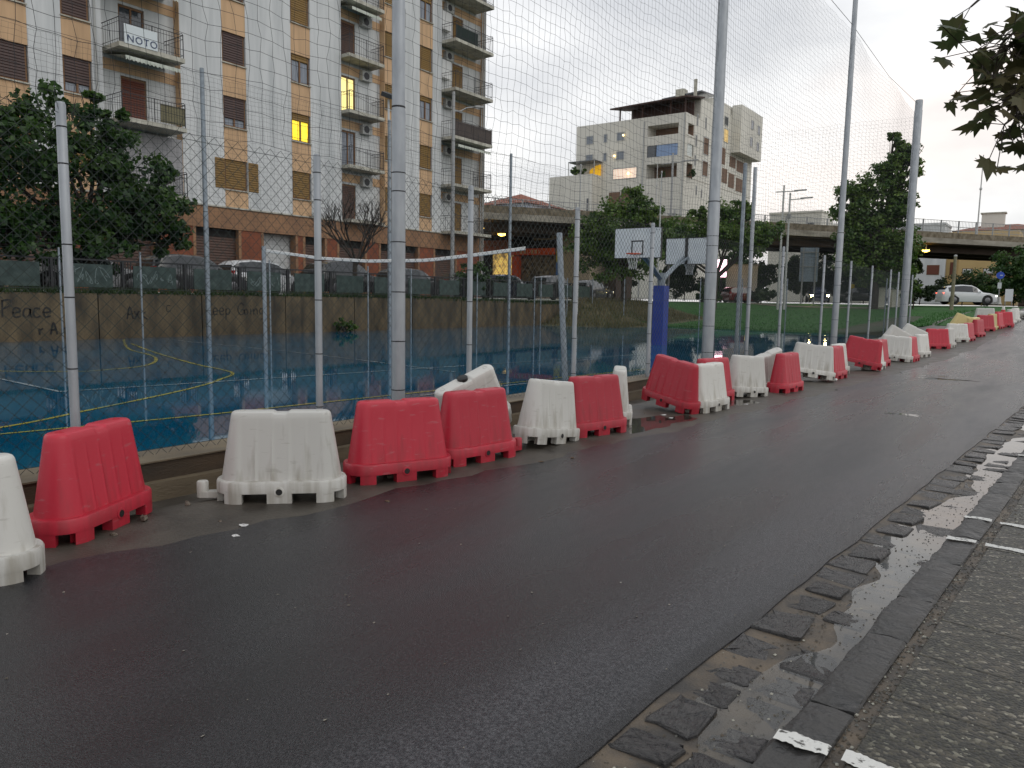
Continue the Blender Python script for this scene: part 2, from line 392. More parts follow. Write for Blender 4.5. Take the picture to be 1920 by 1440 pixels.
def pebble_mat():
    m = bpy.data.materials.new('exposed_aggregate'); m.use_nodes = True; t = m.node_tree; p = t.nodes['Principled BSDF']
    c = nd(t, 'ShaderNodeTexCoord'); v = nd(t, 'ShaderNodeTexVoronoi'); v.inputs['Scale'].default_value = 62; v.inputs['Randomness'].default_value = 1
    t.links.new(c.outputs['Object'], v.inputs['Vector'])
    s = nd(t, 'ShaderNodeSeparateColor'); t.links.new(v.outputs['Color'], s.inputs[0])
    r = nd(t, 'ShaderNodeValToRGB'); e = r.color_ramp.elements; e[0].position = 0; e[0].color = (.014, .014, .012, 1); e[1].position = 1; e[1].color = (.26, .25, .21, 1)
    for pos, cl in ((.35, (.028, .027, .021, 1)), (.62, (.045, .041, .030, 1)), (.85, (.075, .068, .05, 1)), (.94, (.16, .15, .12, 1))):
        x = e.new(pos); x.color = cl
    n = nd(t, 'ShaderNodeTexNoise'); n.inputs['Scale'].default_value = 3.5; n.inputs['Detail'].default_value = 4; t.links.new(c.outputs['Object'], n.inputs['Vector'])
    r2 = nd(t, 'ShaderNodeValToRGB'); r2.color_ramp.elements[0].position = .35; r2.color_ramp.elements[0].color = (.55, .58, .5, 1); r2.color_ramp.elements[1].position = .65; r2.color_ramp.elements[1].color = (1.1, 1.05, 1, 1)
    t.links.new(n.outputs[0], r2.inputs[0])
    mx = nd(t, 'ShaderNodeMix', data_type='RGBA', blend_type='MULTIPLY'); mx.inputs[0].default_value = 1
    t.links.new(s.outputs[0], r.inputs[0]); t.links.new(r.outputs[0], mx.inputs[6]); t.links.new(r2.outputs[0], mx.inputs[7]); t.links.new(mx.outputs[2], p.inputs['Base Color'])
    p.inputs['Roughness'].default_value = .5
    b = nd(t, 'ShaderNodeBump'); b.inputs['Strength'].default_value = .9; b.inputs['Distance'].default_value = .006; b.invert = True
    t.links.new(v.outputs['Distance'], b.inputs['Height']); t.links.new(b.outputs[0], p.inputs['Normal'])
    return m
M_peb = pebble_mat()
slab = MB(); S = .2505
slab.add([(-S, -S, 0), (S, -S, 0), (S, S, 0), (-S, S, 0), (-S, -S, .018), (S, -S, .018), (S, S, .018), (-S, S, .018), (-S+.006, -S+.006, .022), (S-.006, -S+.006, .022), (S-.006, S-.006, .022), (-S+.006, S-.006, .022)],
         [(0, 1, 5, 4), (1, 2, 6, 5), (2, 3, 7, 6), (3, 0, 4, 7), (4, 5, 9, 8), (5, 6, 10, 9), (6, 7, 11, 10), (7, 4, 8, 11), (8, 9, 10, 11)])
slab_me = slab.mesh('paving_slab', M_peb)
for i in range(33):
    for j in range(7):
        y = -1.5+i*.502; x = e0(y)+.735+.25+j*.502
        link('paving_slab', slab_me, swk, (x, y, terr(y)-.004+rnd.uniform(-.002, .003)), (rnd.uniform(-.004, .004), rnd.uniform(-.004, .004), -.06))
# loose pebbles standing proud of the aggregate
pm = [mat('pebble_pale', (.38, .37, .31), .5, col2=(.20, .19, .15), vs=60), mat('pebble_grey', (.10, .097, .085), .5, col2=(.045, .044, .036), vs=60), mat('pebble_brown', (.075, .058, .036), .5, col2=(.036, .03, .022), vs=60)]
oct_v = np.array([(1, 0, 0), (0, 1, 0), (-1, 0, 0), (0, -1, 0), (0, 0, 1.0)], float)
for mi, cnt in ((0, 2200), (1, 4200), (2, 2600)):
    yy = 2.0+nr.random(cnt)**1.5*5.5; xx = np.array([e0(a) for a in yy])+.75+nr.random(cnt)*2.4
    rr = nr.uniform(.004, .0105, cnt); an = nr.random(cnt)*6.28; el = nr.uniform(.7, 1.5, cnt)
    V = np.zeros((cnt, 5, 3)); ca, sa = np.cos(an), np.sin(an)
    for k in range(5):
        px_, py_, pz_ = oct_v[k]
        V[:, k, 0] = xx+rr*(px_*ca*el-py_*sa); V[:, k, 1] = yy+rr*(px_*sa*el+py_*ca); V[:, k, 2] = .0165+rr*.7*pz_
    b = np.arange(cnt)[:, None]*5
    T = np.concatenate([b+np.array([[i, (i+1) % 4, 4]]) for i in range(4)], 0)
    o = link('pebbles', np_mesh('pebbles', V.reshape(-1, 3), T, pm[mi], True), swk); o['kind'] = 'stuff'
# grit washed into the joints and the gutter
cnt = 2600
for mi in (0, 1, 2):
    n_ = (300, 1300, 1000)[mi]; yy = 2.0+nr.random(n_)**1.4*7; off = np.where(nr.random(n_) < .55, nr.uniform(.655, .76, n_), nr.uniform(.0, .47, n_)); xx = np.array([e0(a) for a in yy])+off
    zz = np.where(off > .6, -.002, -.024); rr = nr.uniform(.003, .009, n_); an = nr.random(n_)*6.28
    V = np.zeros((n_, 5, 3))
    for k in range(5):
        px_, py_, pz_ = oct_v[k]; V[:, k, 0] = xx+rr*(px_*np.cos(an)-py_*np.sin(an)); V[:, k, 1] = yy+rr*1.3*(px_*np.sin(an)+py_*np.cos(an)); V[:, k, 2] = zz+rr*.8*pz_
    b = np.arange(n_)[:, None]*5
    o = link('grit', np_mesh('grit', V.reshape(-1, 3), np.concatenate([b+np.array([[i, (i+1) % 4, 4]]) for i in range(4)], 0), pm[mi], True), gut); o['kind'] = 'stuff'
# worn white paint across kerb and pavement
M_paint = mat('worn_white_paint', (.62, .62, .59), .6, col2=(.06, .058, .052), vs=30, lo=.56, hi=.64, detail=8, bump=.4, bs=60)
def paint(y, o0, o1, w, seed):
    r = random.Random(seed); v = []; f = []; n = 90
    for k in range(n):
        o = lerp(o0, o1, k/(n-1)); z = .0285 if o < .664 else .0225
        yy = y+.012*math.sin(o*9+seed)+r.uniform(-.002, .002)
        for q in (0, 1): v.append((e0(yy)+o, yy+(q-.5)*w*(.85+.18*math.sin(o*31+seed*2+q*1.7)+r.uniform(-.10, .10)), terr(y)+z))
    for k in range(n-1):
        o = lerp(o0, o1, k/(n-1))
        if not .657 < o < .705: f.append((2*k, 2*k+2, 2*k+3, 2*k+1))
    me = bpy.data.meshes.new('painted_mark'); me.from_pydata(v, [], f); finish(me, M_paint, False)
    tag(link('painted_mark', me), kind='structure')
paint(2.73, .485, 1.5, .095, 1); paint(5.87, .485, .95, .085, 2); paint(6.55, .485, 1.0, .085, 3); paint(9.7, .485, .9, .09, 4)

# ---- low concrete wall along the court
M_wbrown = mat('brown_stained_concrete', (.075, .050, .028), .6, col2=(.035, .026, .017), vs=3, bump=.4, bs=40, stretch=(1, .5, 2))
M_wpale = mat('wet_pale_concrete', (.17, .135, .085), .6, col2=(.085, .068, .046), vs=2.6, bump=.4, bs=40, stretch=(1, .5, 2))
wt = thing('low_wall', 'low stained concrete kerb wall under the chain-link fence', 'wall', (-6.2, 0, 0))
MB().box(-.28, .15, -8, 41.2, .02, .198).build('upper_course', M_wbrown, wt)
MB().box(-.30, .175, -8, 41.2, .198, .21).build('coping', M_wpale, wt)
MB().box(-.28, .24, -8, 41.2, -.3, .04).build('footing', M_wpale, wt)

# ---- flooded blue sports court
def court_mat():
    m = bpy.data.materials.new('flooded_blue_court'); m.use_nodes = True; t = m.node_tree; p = t.nodes['Principled BSDF']
    c = nd(t, 'ShaderNodeTexCoord'); n = nd(t, 'ShaderNodeTexNoise'); n.inputs['Scale'].default_value = .45; n.inputs['Detail'].default_value = 5
    t.links.new(c.outputs['Object'], n.inputs['Vector'])
    r = nd(t, 'ShaderNodeValToRGB'); r.color_ramp.elements[0].position = .35; r.color_ramp.elements[0].color = (.002, .066, .135, 1); r.color_ramp.elements[1].position = .65; r.color_ramp.elements[1].color = (.005, .095, .175, 1)
    t.links.new(n.outputs[0], r.inputs[0]); t.links.new(r.outputs[0], p.inputs['Base Color'])
    mr = nd(t, 'ShaderNodeMapRange'); mr.inputs[1].default_value = .42; mr.inputs[2].default_value = .62; mr.inputs[3].default_value = .01; mr.inputs[4].default_value = .07
    t.links.new(n.outputs[0], mr.inputs[0]); t.links.new(mr.outputs[0], p.inputs['Roughness'])
    p.inputs['IOR'].default_value = 1.55; p.inputs['Specular IOR Level'].default_value = .75
    w = nd(t, 'ShaderNodeTexNoise'); w.inputs['Scale'].default_value = 5.0; w.inputs['Detail'].default_value = 3; t.links.new(c.outputs['Object'], w.inputs['Vector'])
    b = nd(t, 'ShaderNodeBump'); b.inputs['Strength'].default_value = .035; b.inputs['Distance'].default_value = .01
    t.links.new(w.outputs[0], b.inputs['Height']); t.links.new(b.outputs[0], p.inputs['Normal'])
    return m
M_court = court_mat()
sheet('court', [-24.66, -18, -12, -6.47], [-8, 0, 10, 20, 30, 41.3], lambda x, y: .1, M_court, smooth=False)
M_lw = mat('court_line_white', (.42, .50, .54), .05, col2=(.08, .18, .26), vs=1.2, lo=.4, hi=.7); M_ly = mat('court_line_yellow', (.40, .36, .07), .05, col2=(.10, .18, .16), vs=1.2, lo=.45, hi=.75)
def spline(P, n=8):
    o = []
    for i in range(len(P)-1):
        p0 = P[max(0, i-1)]; p1 = P[i]; p2 = P[i+1]; p3 = P[min(len(P)-1, i+2)]
        for k in range(n):
            t = k/n
            o.append(tuple(.5*((2*p1[q])+(-p0[q]+p2[q])*t+(2*p0[q]-5*p1[q]+4*p2[q]-p3[q])*t*t+(-p0[q]+3*p1[q]-3*p2[q]+p3[q])*t**3) for q in range(len(p1))))
    return o+[tuple(P[-1])]
def line(P, w, m, z):
    P = spline(P) if len(P) > 2 else P; v = []; f = []
    for i, p in enumerate(P):
        a = P[max(0, i-1)]; b = P[min(len(P)-1, i+1)]; d = Vector((b[0]-a[0], b[1]-a[1])).normalized()
        v += [(p[0]-d.y*w/2, p[1]+d.x*w/2, z), (p[0]+d.y*w/2, p[1]-d.x*w/2, z)]
    for i in range(len(P)-1): f.append((2*i, 2*i+1, 2*i+3, 2*i+2))
    me = bpy.data.meshes.new('court_line'); me.from_pydata(v, [], f); finish(me, m, False); tag(link('court_line', me), kind='structure')
line([(-24.0, 12.2), (-20.0, 10.3), (-17.6, 9.6), (-16.1, 8.87), (-15.2, 8.1), (-14.9, 7.3), (-15.0, 6.6), (-16.6, 5.4), (-20, 4.6)], .07, M_ly, .104)
line([(-22, 11.4), (-18.3, 10.1), (-15.0, 9.1), (-13.2, 8.7), (-12.5, 8.35), (-12.0, 7.8), (-11.4, 7.1), (-10.7, 6.0), (-9.9, 4.5), (-9.35, 3.4), (-8.9, 1.5)], .07, M_ly, .105)
line([(-9.2, 1.4), (-8.9, 3.2), (-8.53, 5.42), (-8.29, 7.9), (-7.4, 16)], .06, M_ly, .1065)
line([(-22, 5.6), (-12.05, 5.15)], .06, M_lw, .1075)
line([(-12.05, 5.15), (-9.6, 19.5)], .06, M_lw, .1085)
line([(-23, 13.2), (-16, 12.7), (-9.9, 11.7)], .05, M_lw, .1095)
line([(-7.9, 8.5), (-6.9, 21)], .05, M_lw, .1107)

# ---- retaining wall on the far side, street behind it
M_ret = mat('stained_retaining_concrete', (.135, .100, .055), .8, col2=(.030, .025, .018), vs=1.6, lo=.36, hi=.70, detail=9, bump=.6, bs=25, stretch=(1, 1.3, .45), rnd_amt=.18)
M_retd = mat('dark_concrete_joint', (.05, .045, .035), .85)
rw = thing('retaining_wall', 'ochre concrete retaining wall with black graffiti behind the blue court', 'wall', (-24.8, 0, 0))
y = -6.0
while y < 38:
    h = 1.53 if y < 26 else 1.53-.02*(y-26)
    MB().box(-.3, 0, y+.02, y+3.55, -.1, h).build('wall_panel', M_ret, rw)
    MB().box(-.34, -.06, y-.10, y+.04, -.1, h-.01).build('joint_pilaster', M_retd, rw)
    y += 3.57
M_graf = mat('black_spray_paint', (.010, .010, .011), .7, col2=(.055, .045, .032), vs=7, lo=.45, hi=.72, detail=8)
GL = {'P': [[(0, 0), (.02, 1)], [(0, .95), (.35, 1.02), (.42, .75), (.05, .5)]], 'e': [[(0, .28), (.32, .33), (.28, .52), (.1, .55), (.0, .3), (.1, .02), (.35, .08)]],
      'a': [[(.32, .5), (.1, .52), (0, .2), (.12, 0), (.3, .2), (.33, .5), (.34, .1), (.42, .02)]], 'c': [[(.33, .48), (.1, .54), (0, .25), (.1, .0), (.34, .08)]],
      'K': [[(0, 0), (.02, .95)], [(.42, .9), (.02, .42), (.45, 0)]], 'p': [[(.02, .5), (0, -.4)], [(.0, .42), (.2, .55), (.34, .3), (.2, .02), (.02, .1)]],
      'G': [[(.5, .8), (.3, .98), (.05, .7), (.0, .35), (.2, .0), (.48, .12), (.5, .4), (.28, .4)]], 'o': [[(.18, .5), (0, .3), (.15, 0), (.34, .2), (.18, .5)]],
      'i': [[(.05, .5), (.06, .02)], [(.06, .7), (.07, .76)]], 'n': [[(0, .5), (.02, 0)], [(.02, .3), (.2, .52), (.3, .35), (.32, 0)]],
      'g': [[(.32, .5), (.1, .5), (.0, .25), (.12, .02), (.3, .2), (.33, .5), (.32, -.3), (.1, -.38)]], '!': [[(.1, .9), (.06, .3)], [(.05, .1), (.05, .05)]],
      'A': [[(0, 0), (.2, .95), (.42, 0)], [(.05, .35), (.4, .38)]], 'k': [[(0, 0), (.05, .9)], [(.3, .55), (.05, .3), (.4, -.05)]], 'r': [[(0, .5), (.03, 0)], [(.03, .3), (.25, .5)]], 'x': [[(0, .6), (.4, 0)], [(.35, .62), (.02, 0)]]}
def graffiti(s, y, z, h, gap=.5, r=.018):
    m = MB()
    for ch in s:
        if ch != ' ':
            for st in GL[ch]:
                P = spline([(.012, y+p[0]*h*1.15, z+p[1]*h) for p in st], 4) if len(st) > 2 else [(.012, y+p[0]*h*1.15, z+p[1]*h) for p in st]
                m.tube(P, r, 4)
        y += gap*h*(.62 if ch in 'i!' else 1.0)*1.05
    for i, v in enumerate(m.v): m.v[i] = (min(.012, max(.004, v[0])), v[1], v[2])
    m.build('graffiti', M_graf, rw)
graffiti('Peace', 9.15, .80, .50, .52, .034); graffiti('rAk', 10.1, .28, .38, .8, .035); graffiti('Axk', 12.75, .72, .42, .55, .03); graffiti('c', 14.1, .95, .4)
graffiti('Keep Going!', 15.6, .83, .44, .55, .024)
M_street = mat('street_asphalt', (.05, .05, .05), .95, spec=.1, col2=(.035, .035, .036), vs=2)
sheet('street', [-70, -60, -35.1, -25.12], [-20, 20, 60, 77], lambda x, y: 1.6, M_street, smooth=False)
sheet('cross_road', [-120, -30, 0, 60], [76.5, 80, 88, 92], lambda x, y: 1.79, M_street, smooth=False)
M_lawn = mat('lawn_grass', (.008, .062, .004), .9, col2=(.022, .115, .008), vs=2.2, bump=1.0, bs=30, bdist=.05, detail=8)
sheet('lawn', list(np.arange(-34, -6, 1.4))+[-6, -5, -4.2, -3.6, -3.0], [41.34, 42.5]+list(np.arange(44, 77, 2.0)), lawn_z, M_lawn)
M_dry = mat('dry_bank_grass', (.10, .085, .045), .95, col2=(.05, .06, .025), vs=3, bump=.6, bs=25, bdist=.05)
def bank_z(x, y): return lerp(.085, lawn_z(x, 41.45)+.02, sstep(36.5, 41.4, y)*sstep(-19.2, -22.5, x)) if y < 41.4 else lawn_z(x, y)+.02*sstep(-19, -20, x)
sheet('bank', [-25.1, -24.6, -24.0, -23.2, -22.4, -21.5, -20.5, -19.2], [36.4, 37.5, 38.6, 39.7, 40.6, 41.4, 43, 46, 50], bank_z, M_dry)
sheet('lawn_path', list(np.arange(-30, -9, 3)), [68.0, 70.0], lambda x, y: lawn_z(x, y)+.03, mat('pale_path', (.20, .17, .13), .8, col2=(.12, .11, .08), vs=2))
sheet('far_kerb', list(np.arange(-14, 2, 2)), [73.2, 74.4], lambda x, y: max(terr(y), lawn_z(x, y))+.05, mat('pale_kerb', (.17, .155, .12), .8, col2=(.10, .10, .07), vs=2))
# grass blades
def blades(name, n, xf, yf, zf, h, w, m, parent=None):
    x = xf(n); y = yf(n); z = np.array([zf(a, b) for a, b in zip(x, y)]); hh = nr.uniform(.6, 1.3, n)*h; an = nr.random(n)*6.28; lean = nr.uniform(-.5, .5, (n, 2))*h
    V = np.zeros((n, 3, 3)); dx = np.cos(an)*w/2; dy = np.sin(an)*w/2
    V[:, 0] = np.stack([x-dx, y-dy, z-.01], 1); V[:, 1] = np.stack([x+dx, y+dy, z-.01], 1); V[:, 2] = np.stack([x+lean[:, 0], y+lean[:, 1], z+hh], 1)
    o = link(name, np_mesh(name, V.reshape(-1, 3), np.arange(3*n).reshape(-1, 3), m), parent); o['kind'] = 'stuff'; return o
M_blade = mat('grass_blade', (.012, .07, .006), .8, col2=(.03, .13, .012), vs=1.5, trans=.25)
M_bladed = mat('verge_grass', (.015, .04, .010), .85, col2=(.045, .075, .02), vs=1.5, trans=.2)
tag(blades('lawn_blades', 9000, lambda n: nr.uniform(-22, -5, n), lambda n: 41.4+nr.random(n)**2*22, lawn_z, .09, .03, M_blade), 'short green lawn grass beyond the court', 'grass')
tag(blades('wall_top_grass', 9000, lambda n: nr.uniform(-25.3, -24.78, n), lambda n: nr.uniform(2, 39, n), lambda x, y: 1.5 if y < 26 else 1.5-.02*(y-26), .22, .035, M_bladed), 'dark grass growing along the top of the retaining wall', 'grass')
sheet('planting_strip', [-25.3, -24.82], [-6, 10, 26, 39], lambda x, y: 1.54 if y < 26 else 1.54-.02*(y-26), M_bladed)
tag(blades('dry_bank_blades', 5000, lambda n: nr.uniform(-25, -19.8, n), lambda n: nr.uniform(36.6, 49, n), bank_z, .3, .04, mat('dry_blade', (.16, .13, .07), .9, col2=(.07, .08, .03), vs=1.5, trans=.2)), 'dry grass on the bank at the end of the wall', 'grass')

# pale flecks and leaf crumbs lying on the road
n_ = 420; yy = -1+nr.random(n_)**1.3*22; tt = nr.random(n_)
xl = np.array([edge_l(a)+.12 for a in yy]); xr_ = np.array([edge_r(a)-.05 for a in yy]); xx = xl+(xr_-xl)*tt
zz = np.array([terr(a) for a in yy])+.0055+.012*np.sin(tt*math.pi); rr = nr.uniform(.002, .0075, n_); an = nr.random(n_)*6.28
V = np.zeros((n_, 4, 3))
for k in range(4):
    a_ = an+k*math.pi/2+nr.uniform(-.4, .4, n_); V[:, k, 0] = xx+rr*np.cos(a_); V[:, k, 1] = yy+rr*1.4*np.sin(a_); V[:, k, 2] = zz+nr.uniform(0, .004, n_)
tag(link('road_flecks', np_mesh('road_flecks', V.reshape(-1, 3), np.arange(4*n_).reshape(-1, 4), mat('pale_fleck', (.26, .24, .20), .7, col2=(.08, .065, .04), vs=3))), 'tiny pale flecks and leaf crumbs on the wet road', 'debris', kind='stuff')
# ================================================================ FENCES, NETS, COURT EQUIPMENT
M_galv = mat('galvanised_steel', (.36, .385, .41), .42, metal=.5, col2=(.31, .335, .36), vs=9, detail=6, rough2=.55, stretch=(1, 1, .35))
M_galvd = mat('weathered_galvanised', (.25, .29, .32), .5, metal=.4, col2=(.18, .21, .24), vs=10)
M_wire = mat('dark_green_fence_wire', (.012, .022, .020), .5)
M_net = mat('dark_net_twine', (.018, .022, .026), .8)
M_tie = mat('black_tie_wire', (.01, .01, .012), .6)
def diag_bars(u0, u1, z0, z1, w, h, r):
    """crossing diagonal wires in a (u, z) plane -> list of segments"""
    S = []
    for sgn in (1, -1):
        run = (z1-z0)*w/h; c = u0-run if sgn > 0 else u0
        c = math.floor(c/w)*w
        while c < (u1 if sgn > 0 else u1+run):
            a = [c, z0]; b = [c+sgn*run, z1]
            d = (b[0]-a[0]); t0, t1 = 0, 1
            lo, hi = (u0-a[0])/d, (u1-a[0])/d
            if lo > hi: lo, hi = hi, lo
            t0 = max(0, lo); t1 = min(1, hi)
            if t1-t0 > .01: S.append((a[0]+d*t0, z0+(z1-z0)*t0, a[0]+d*t1, z0+(z1-z0)*t1, sgn))
            c += w
    return S
def chain(name, origin, axis, u0, u1, z0, z1, w, h, r, m, parent, wig=.004):
    """woven wire: each strand weaves slightly in and out of the plane"""
    ax = np.array(axis, float); nrm = np.array([-ax[1], ax[0], 0.]); V = []; Q = []; k = 0
    for (a, za, b, zb, sg) in diag_bars(u0, u1, z0, z1, w, h, r):
        n = 3
        for i in range(n):
            t = i/(n-1); u = a+(b-a)*t; z = za+(zb-za)*t
            p = np.array(origin)+ax*u+np.array([0, 0, z])+nrm*(sg*r*.9)
            for q in ((-r, -r*.3), (r, -r*.3), (0, r)):
                V.append(p+ax*q[0]+nrm*q[1])
        for i in range(n-1):
            for j in range(3): Q.append((k+i*3+j, k+i*3+(j+1) % 3, k+(i+1)*3+(j+1) % 3, k+(i+1)*3+j))
        k += 3*n
    o = link(name, np_mesh(name, V, Q, m), parent); o['kind'] = 'stuff'; return o
def net(name, origin, axis, u0, u1, z0, ztop, cell, r, m, parent, sag=.02, seed=1):
    rg = np.random.default_rng(seed); ax = np.array(axis, float); nrm = np.array([-ax[1], ax[0], 0.])
    nu = int((u1-u0)/cell)+1; nz = int((ztop-z0)/cell)+1
    U, Z = np.meshgrid(u0+np.arange(nu)*cell, z0+np.arange(nz)*cell)
    U = U+rg.normal(0, .010, U.shape)+.02*np.sin(Z*2.1+np.sin(U*.7)*2)+.012*np.sin(Z*7+U*3)
    Z = Z+rg.normal(0, .008, Z.shape)+sag*np.sin(U*1.3+Z*.4)+.012*np.sin(U*6.1)
    N = .06*np.sin(U*.9)*np.sin(Z*.8)
    P = np.array(origin)+U[..., None]*ax+N[..., None]*nrm; P[..., 2] += Z
    Vs = []; Qs = []; base = 0
    for mode in (0, 1):
        A = P if mode == 0 else P.transpose(1, 0, 2)          # lines along second index
        L, n = A.shape[:2]
        o1 = np.array([0, 0, 1.]) if mode == 0 else ax
        R = np.stack([A+o1*(-r)+nrm*(-.4*r), A+o1*r+nrm*(-.4*r), A+nrm*r], 2)   # L,n,3,3
        Vs.append(R.reshape(-1, 3)); idx = base+np.arange(L*n*3).reshape(L, n, 3)
        for j in range(3):
            Qs.append(np.stack([idx[:, :-1, j], idx[:, :-1, (j+1) % 3], idx[:, 1:, (j+1) % 3], idx[:, 1:, j]], -1).reshape(-1, 4))
        base += L*n*3
    o = link(name, np_mesh(name, np.concatenate(Vs), np.concatenate(Qs), m), parent); o['kind'] = 'stuff'; return o

# ---- near chain-link fence
FX = -6.22
cf = thing('chain_link_fence', 'chain-link fence on galvanised posts along the road side of the court', 'fence', (FX, 0, .2))
def post(y, r, h, parent, x=0, ties=True, m=M_galv, z=0, lean=0, ny=14):
    p = MB().lathe([(r, 0), (r, h-.02), (r*.8, h)], ny).build('post', m, parent, 40, (x, y, z), (0, lean, 0))
    if ties:
        for zz in (.25, .8, 1.35, 1.75, 2.35, 2.62):
            if zz < h: MB().lathe([(r+.002, zz-.005), (r+.004, zz), (r+.002, zz+.005)], 10).build('tie_wire', M_tie, p)
    return p
for y in (.3, 2.76, 5.17, 7.61, 10.19, 12.81, 20.6, 24.75, 28.28, 31.77, 35.48):
    post(y, .036, 2.8 if y < 20 else 2.88, cf)
post(18.1, .045, 4.55, cf); post(17.75, .045, 4.6, cf, x=-.12, ties=False, m=M_galvd)
post(37.3, .034, 2.85, cf); post(40.9, .034, 2.85, cf)
chain('wire_mesh', (FX-.06, 0, 0), (0, 1, 0), -1.5, 41, .20, 2.975, .118, .118, .0030, M_wire, None).parent = cf
[c for c in cf.children if c.name.startswith('wire_mesh')][0].location = (-FX, 0, -.2)
for zz in (.06, 1.42, 2.72):
    MB().tube([(-.062, -1.5, zz), (-.062, 20, zz-.01), (-.062, 41, zz)], .0025, 4).build('tension_wire', M_wire, cf)
# ---- tall ball-stop net on heavy poles
bn = thing('ball_stop_net', 'tall dark ball-stop net hung between thick galvanised poles by the road', 'net', (-6.1, 0, .2))
def pole(x, y, h, r0, r1, step, parent, name='pole', m=M_galv):
    p = MB().lathe([(r0*1.0, 0), (r0, step), (r0*.93, step+.03), (r1, h-.06), (r1*.95, h)], 20).build(name, m, parent, 35, (x, y, 0))
    for zz in (.35, .9, 1.45, 2.0, 2.55, 2.75): MB().lathe([(r0+.002, zz-.006), (r0+.005, zz), (r0+.002, zz+.006)], 12).build('tie_band', M_tie, p)
    if step < h-1: MB().lathe([(r0*.94, step+.04), (r0*.97, step+.05), (r0*.94, step+.06)], 16).build('tie_band', M_tie, p)
    return p
for (y, h, r0_, r1_, st) in ((6.20, 10.3, .078, .062, 3.4), (15.36, 10.2, .120, .095, 3.4), (26.0, 12.4, .10, .068, 3.6), (38.4, 10.35, .165, .155, 9.9), (-4.5, 10.2, .08, .062, 3.4)):
    pole(0, y, h, r0_, r1_, st, bn)
MB().tube([(-.05, -4.5, 10.0), (-.05, .8, 9.86), (-.05, 6.2, 9.98), (-.05, 10.8, 9.84), (-.05, 15.4, 9.98), (-.05, 20.7, 9.86), (-.05, 26, 9.98), (-.05, 32, 9.85), (-.05, 38.4, 10.2)], .007, 4).build('top_cable', M_tie, bn)
net('netting', (-.07, 0, -.2), (0, 1, 0), -1.2, 38.3, 2.95, 10.02, .135, .0019, M_net, bn, seed=3)
net('side_netting', (0, 38.5, -.2), (-1, 0, 0), 0, 18, 3.0, 9.9, .16, .0022, M_net, bn, seed=5)
# ---- far side fence, net and poles
ff = thing('far_fence', 'thin-posted wire fence along the foot of the retaining wall', 'fence', (-24.0, 0, .1))
for y in (10.41, 12.83, 17.69, 19.99, 22.59, 25.2, 29.94, 35.01, 35.64, 38.4):
    post(y, .03, 2.75, ff, ties=False, m=M_galvd, ny=8)
chain('wire_mesh', (0, 0, 0), (0, 1, 0), 4, 40.5, .05, 2.7, .15, .15, .0028, M_wire, ff)
fn = thing('far_ball_net', 'fine far ball-stop net on tall poles against the apartment block', 'net', (-24.05, 0, .1))
for y in (6.5, 15.19, 23.9, 32.68):
    pole(0, y, 8.95, .085, .07, 4.2, fn, m=M_galvd)
net('netting', (-.06, 0, 0), (0, 1, 0), 4, 38, 2.7, 8.8, .16, .0026, M_net, fn, seed=9)
MB().tube([(-.05, 4, 8.85), (-.05, 15.2, 8.85), (-.05, 24, 8.8), (-.05, 38, 8.85)], .006, 4).build('top_cable', M_tie, fn)
ef = thing('end_fence', 'wire fence with thin posts between the court and the lawn', 'fence', (-6.2, 41.35, .1))
for x in (-1.2, -3.6, -6.0, -8.4, -10.8, -13.2, -15.6, -17.8):
    post(0, .03, 2.8, ef, x=x, ties=False, m=M_galvd, ny=8)
chain('wire_mesh', (0, 0, 0), (-1, 0, 0), 0, 18, .05, 2.75, .12, .12, .003, M_wire, ef)
# ---- volleyball net
vn = thing('volleyball_net', 'slack volleyball net with white top band between two steel posts', 'net', (0, 12.0, .1))
MB().lathe([(.05, 0), (.05, 2.68), (.04, 2.70)], 12).build('post', M_galvd, vn, 40, (-16.5, 0, 0))
MB().lathe([(.055, 0), (.055, 2.7), (.045, 2.72)], 12).build('post', M_galvd, vn, 40, (-7.5, 0, 0), (0, -.075, 0))
bd = MB(); P = []
for k in range(25):
    t = k/24; xx = lerp(-16.38, -8.46, t); P.append((xx, 0.0, float(np.interp(xx, [-16.38, -14.36, -12.75, -10.98, -9.56, -8.46], [2.68, 2.46, 2.37, 2.36, 2.46, 2.55]))-.1))
for k in range(24):
    a, b = Vector(P[k]), Vector(P[k+1]); bd.add([a+Vector((0, -.006, -.028)), b+Vector((0, -.006, -.028)), b+Vector((0, -.006, .028)), a+Vector((0, -.006, .028)), a+Vector((0, .006, -.035)), b+Vector((0, .006, -.035)), b+Vector((0, .006, .035)), a+Vector((0, .006, .035))],
           [(0, 1, 2, 3), (7, 6, 5, 4), (3, 2, 6, 7), (0, 4, 5, 1)])
bd.build('top_band', mat('white_band', (.72, .72, .70), .7), vn)
cb = MB(); cb.tube([(-16.5, 0, 2.64), P[0]], .006, 4); cb.tube([P[-1], (-7.70, 0, 2.62)], .006, 4); cb.build('cable', M_tie, vn)
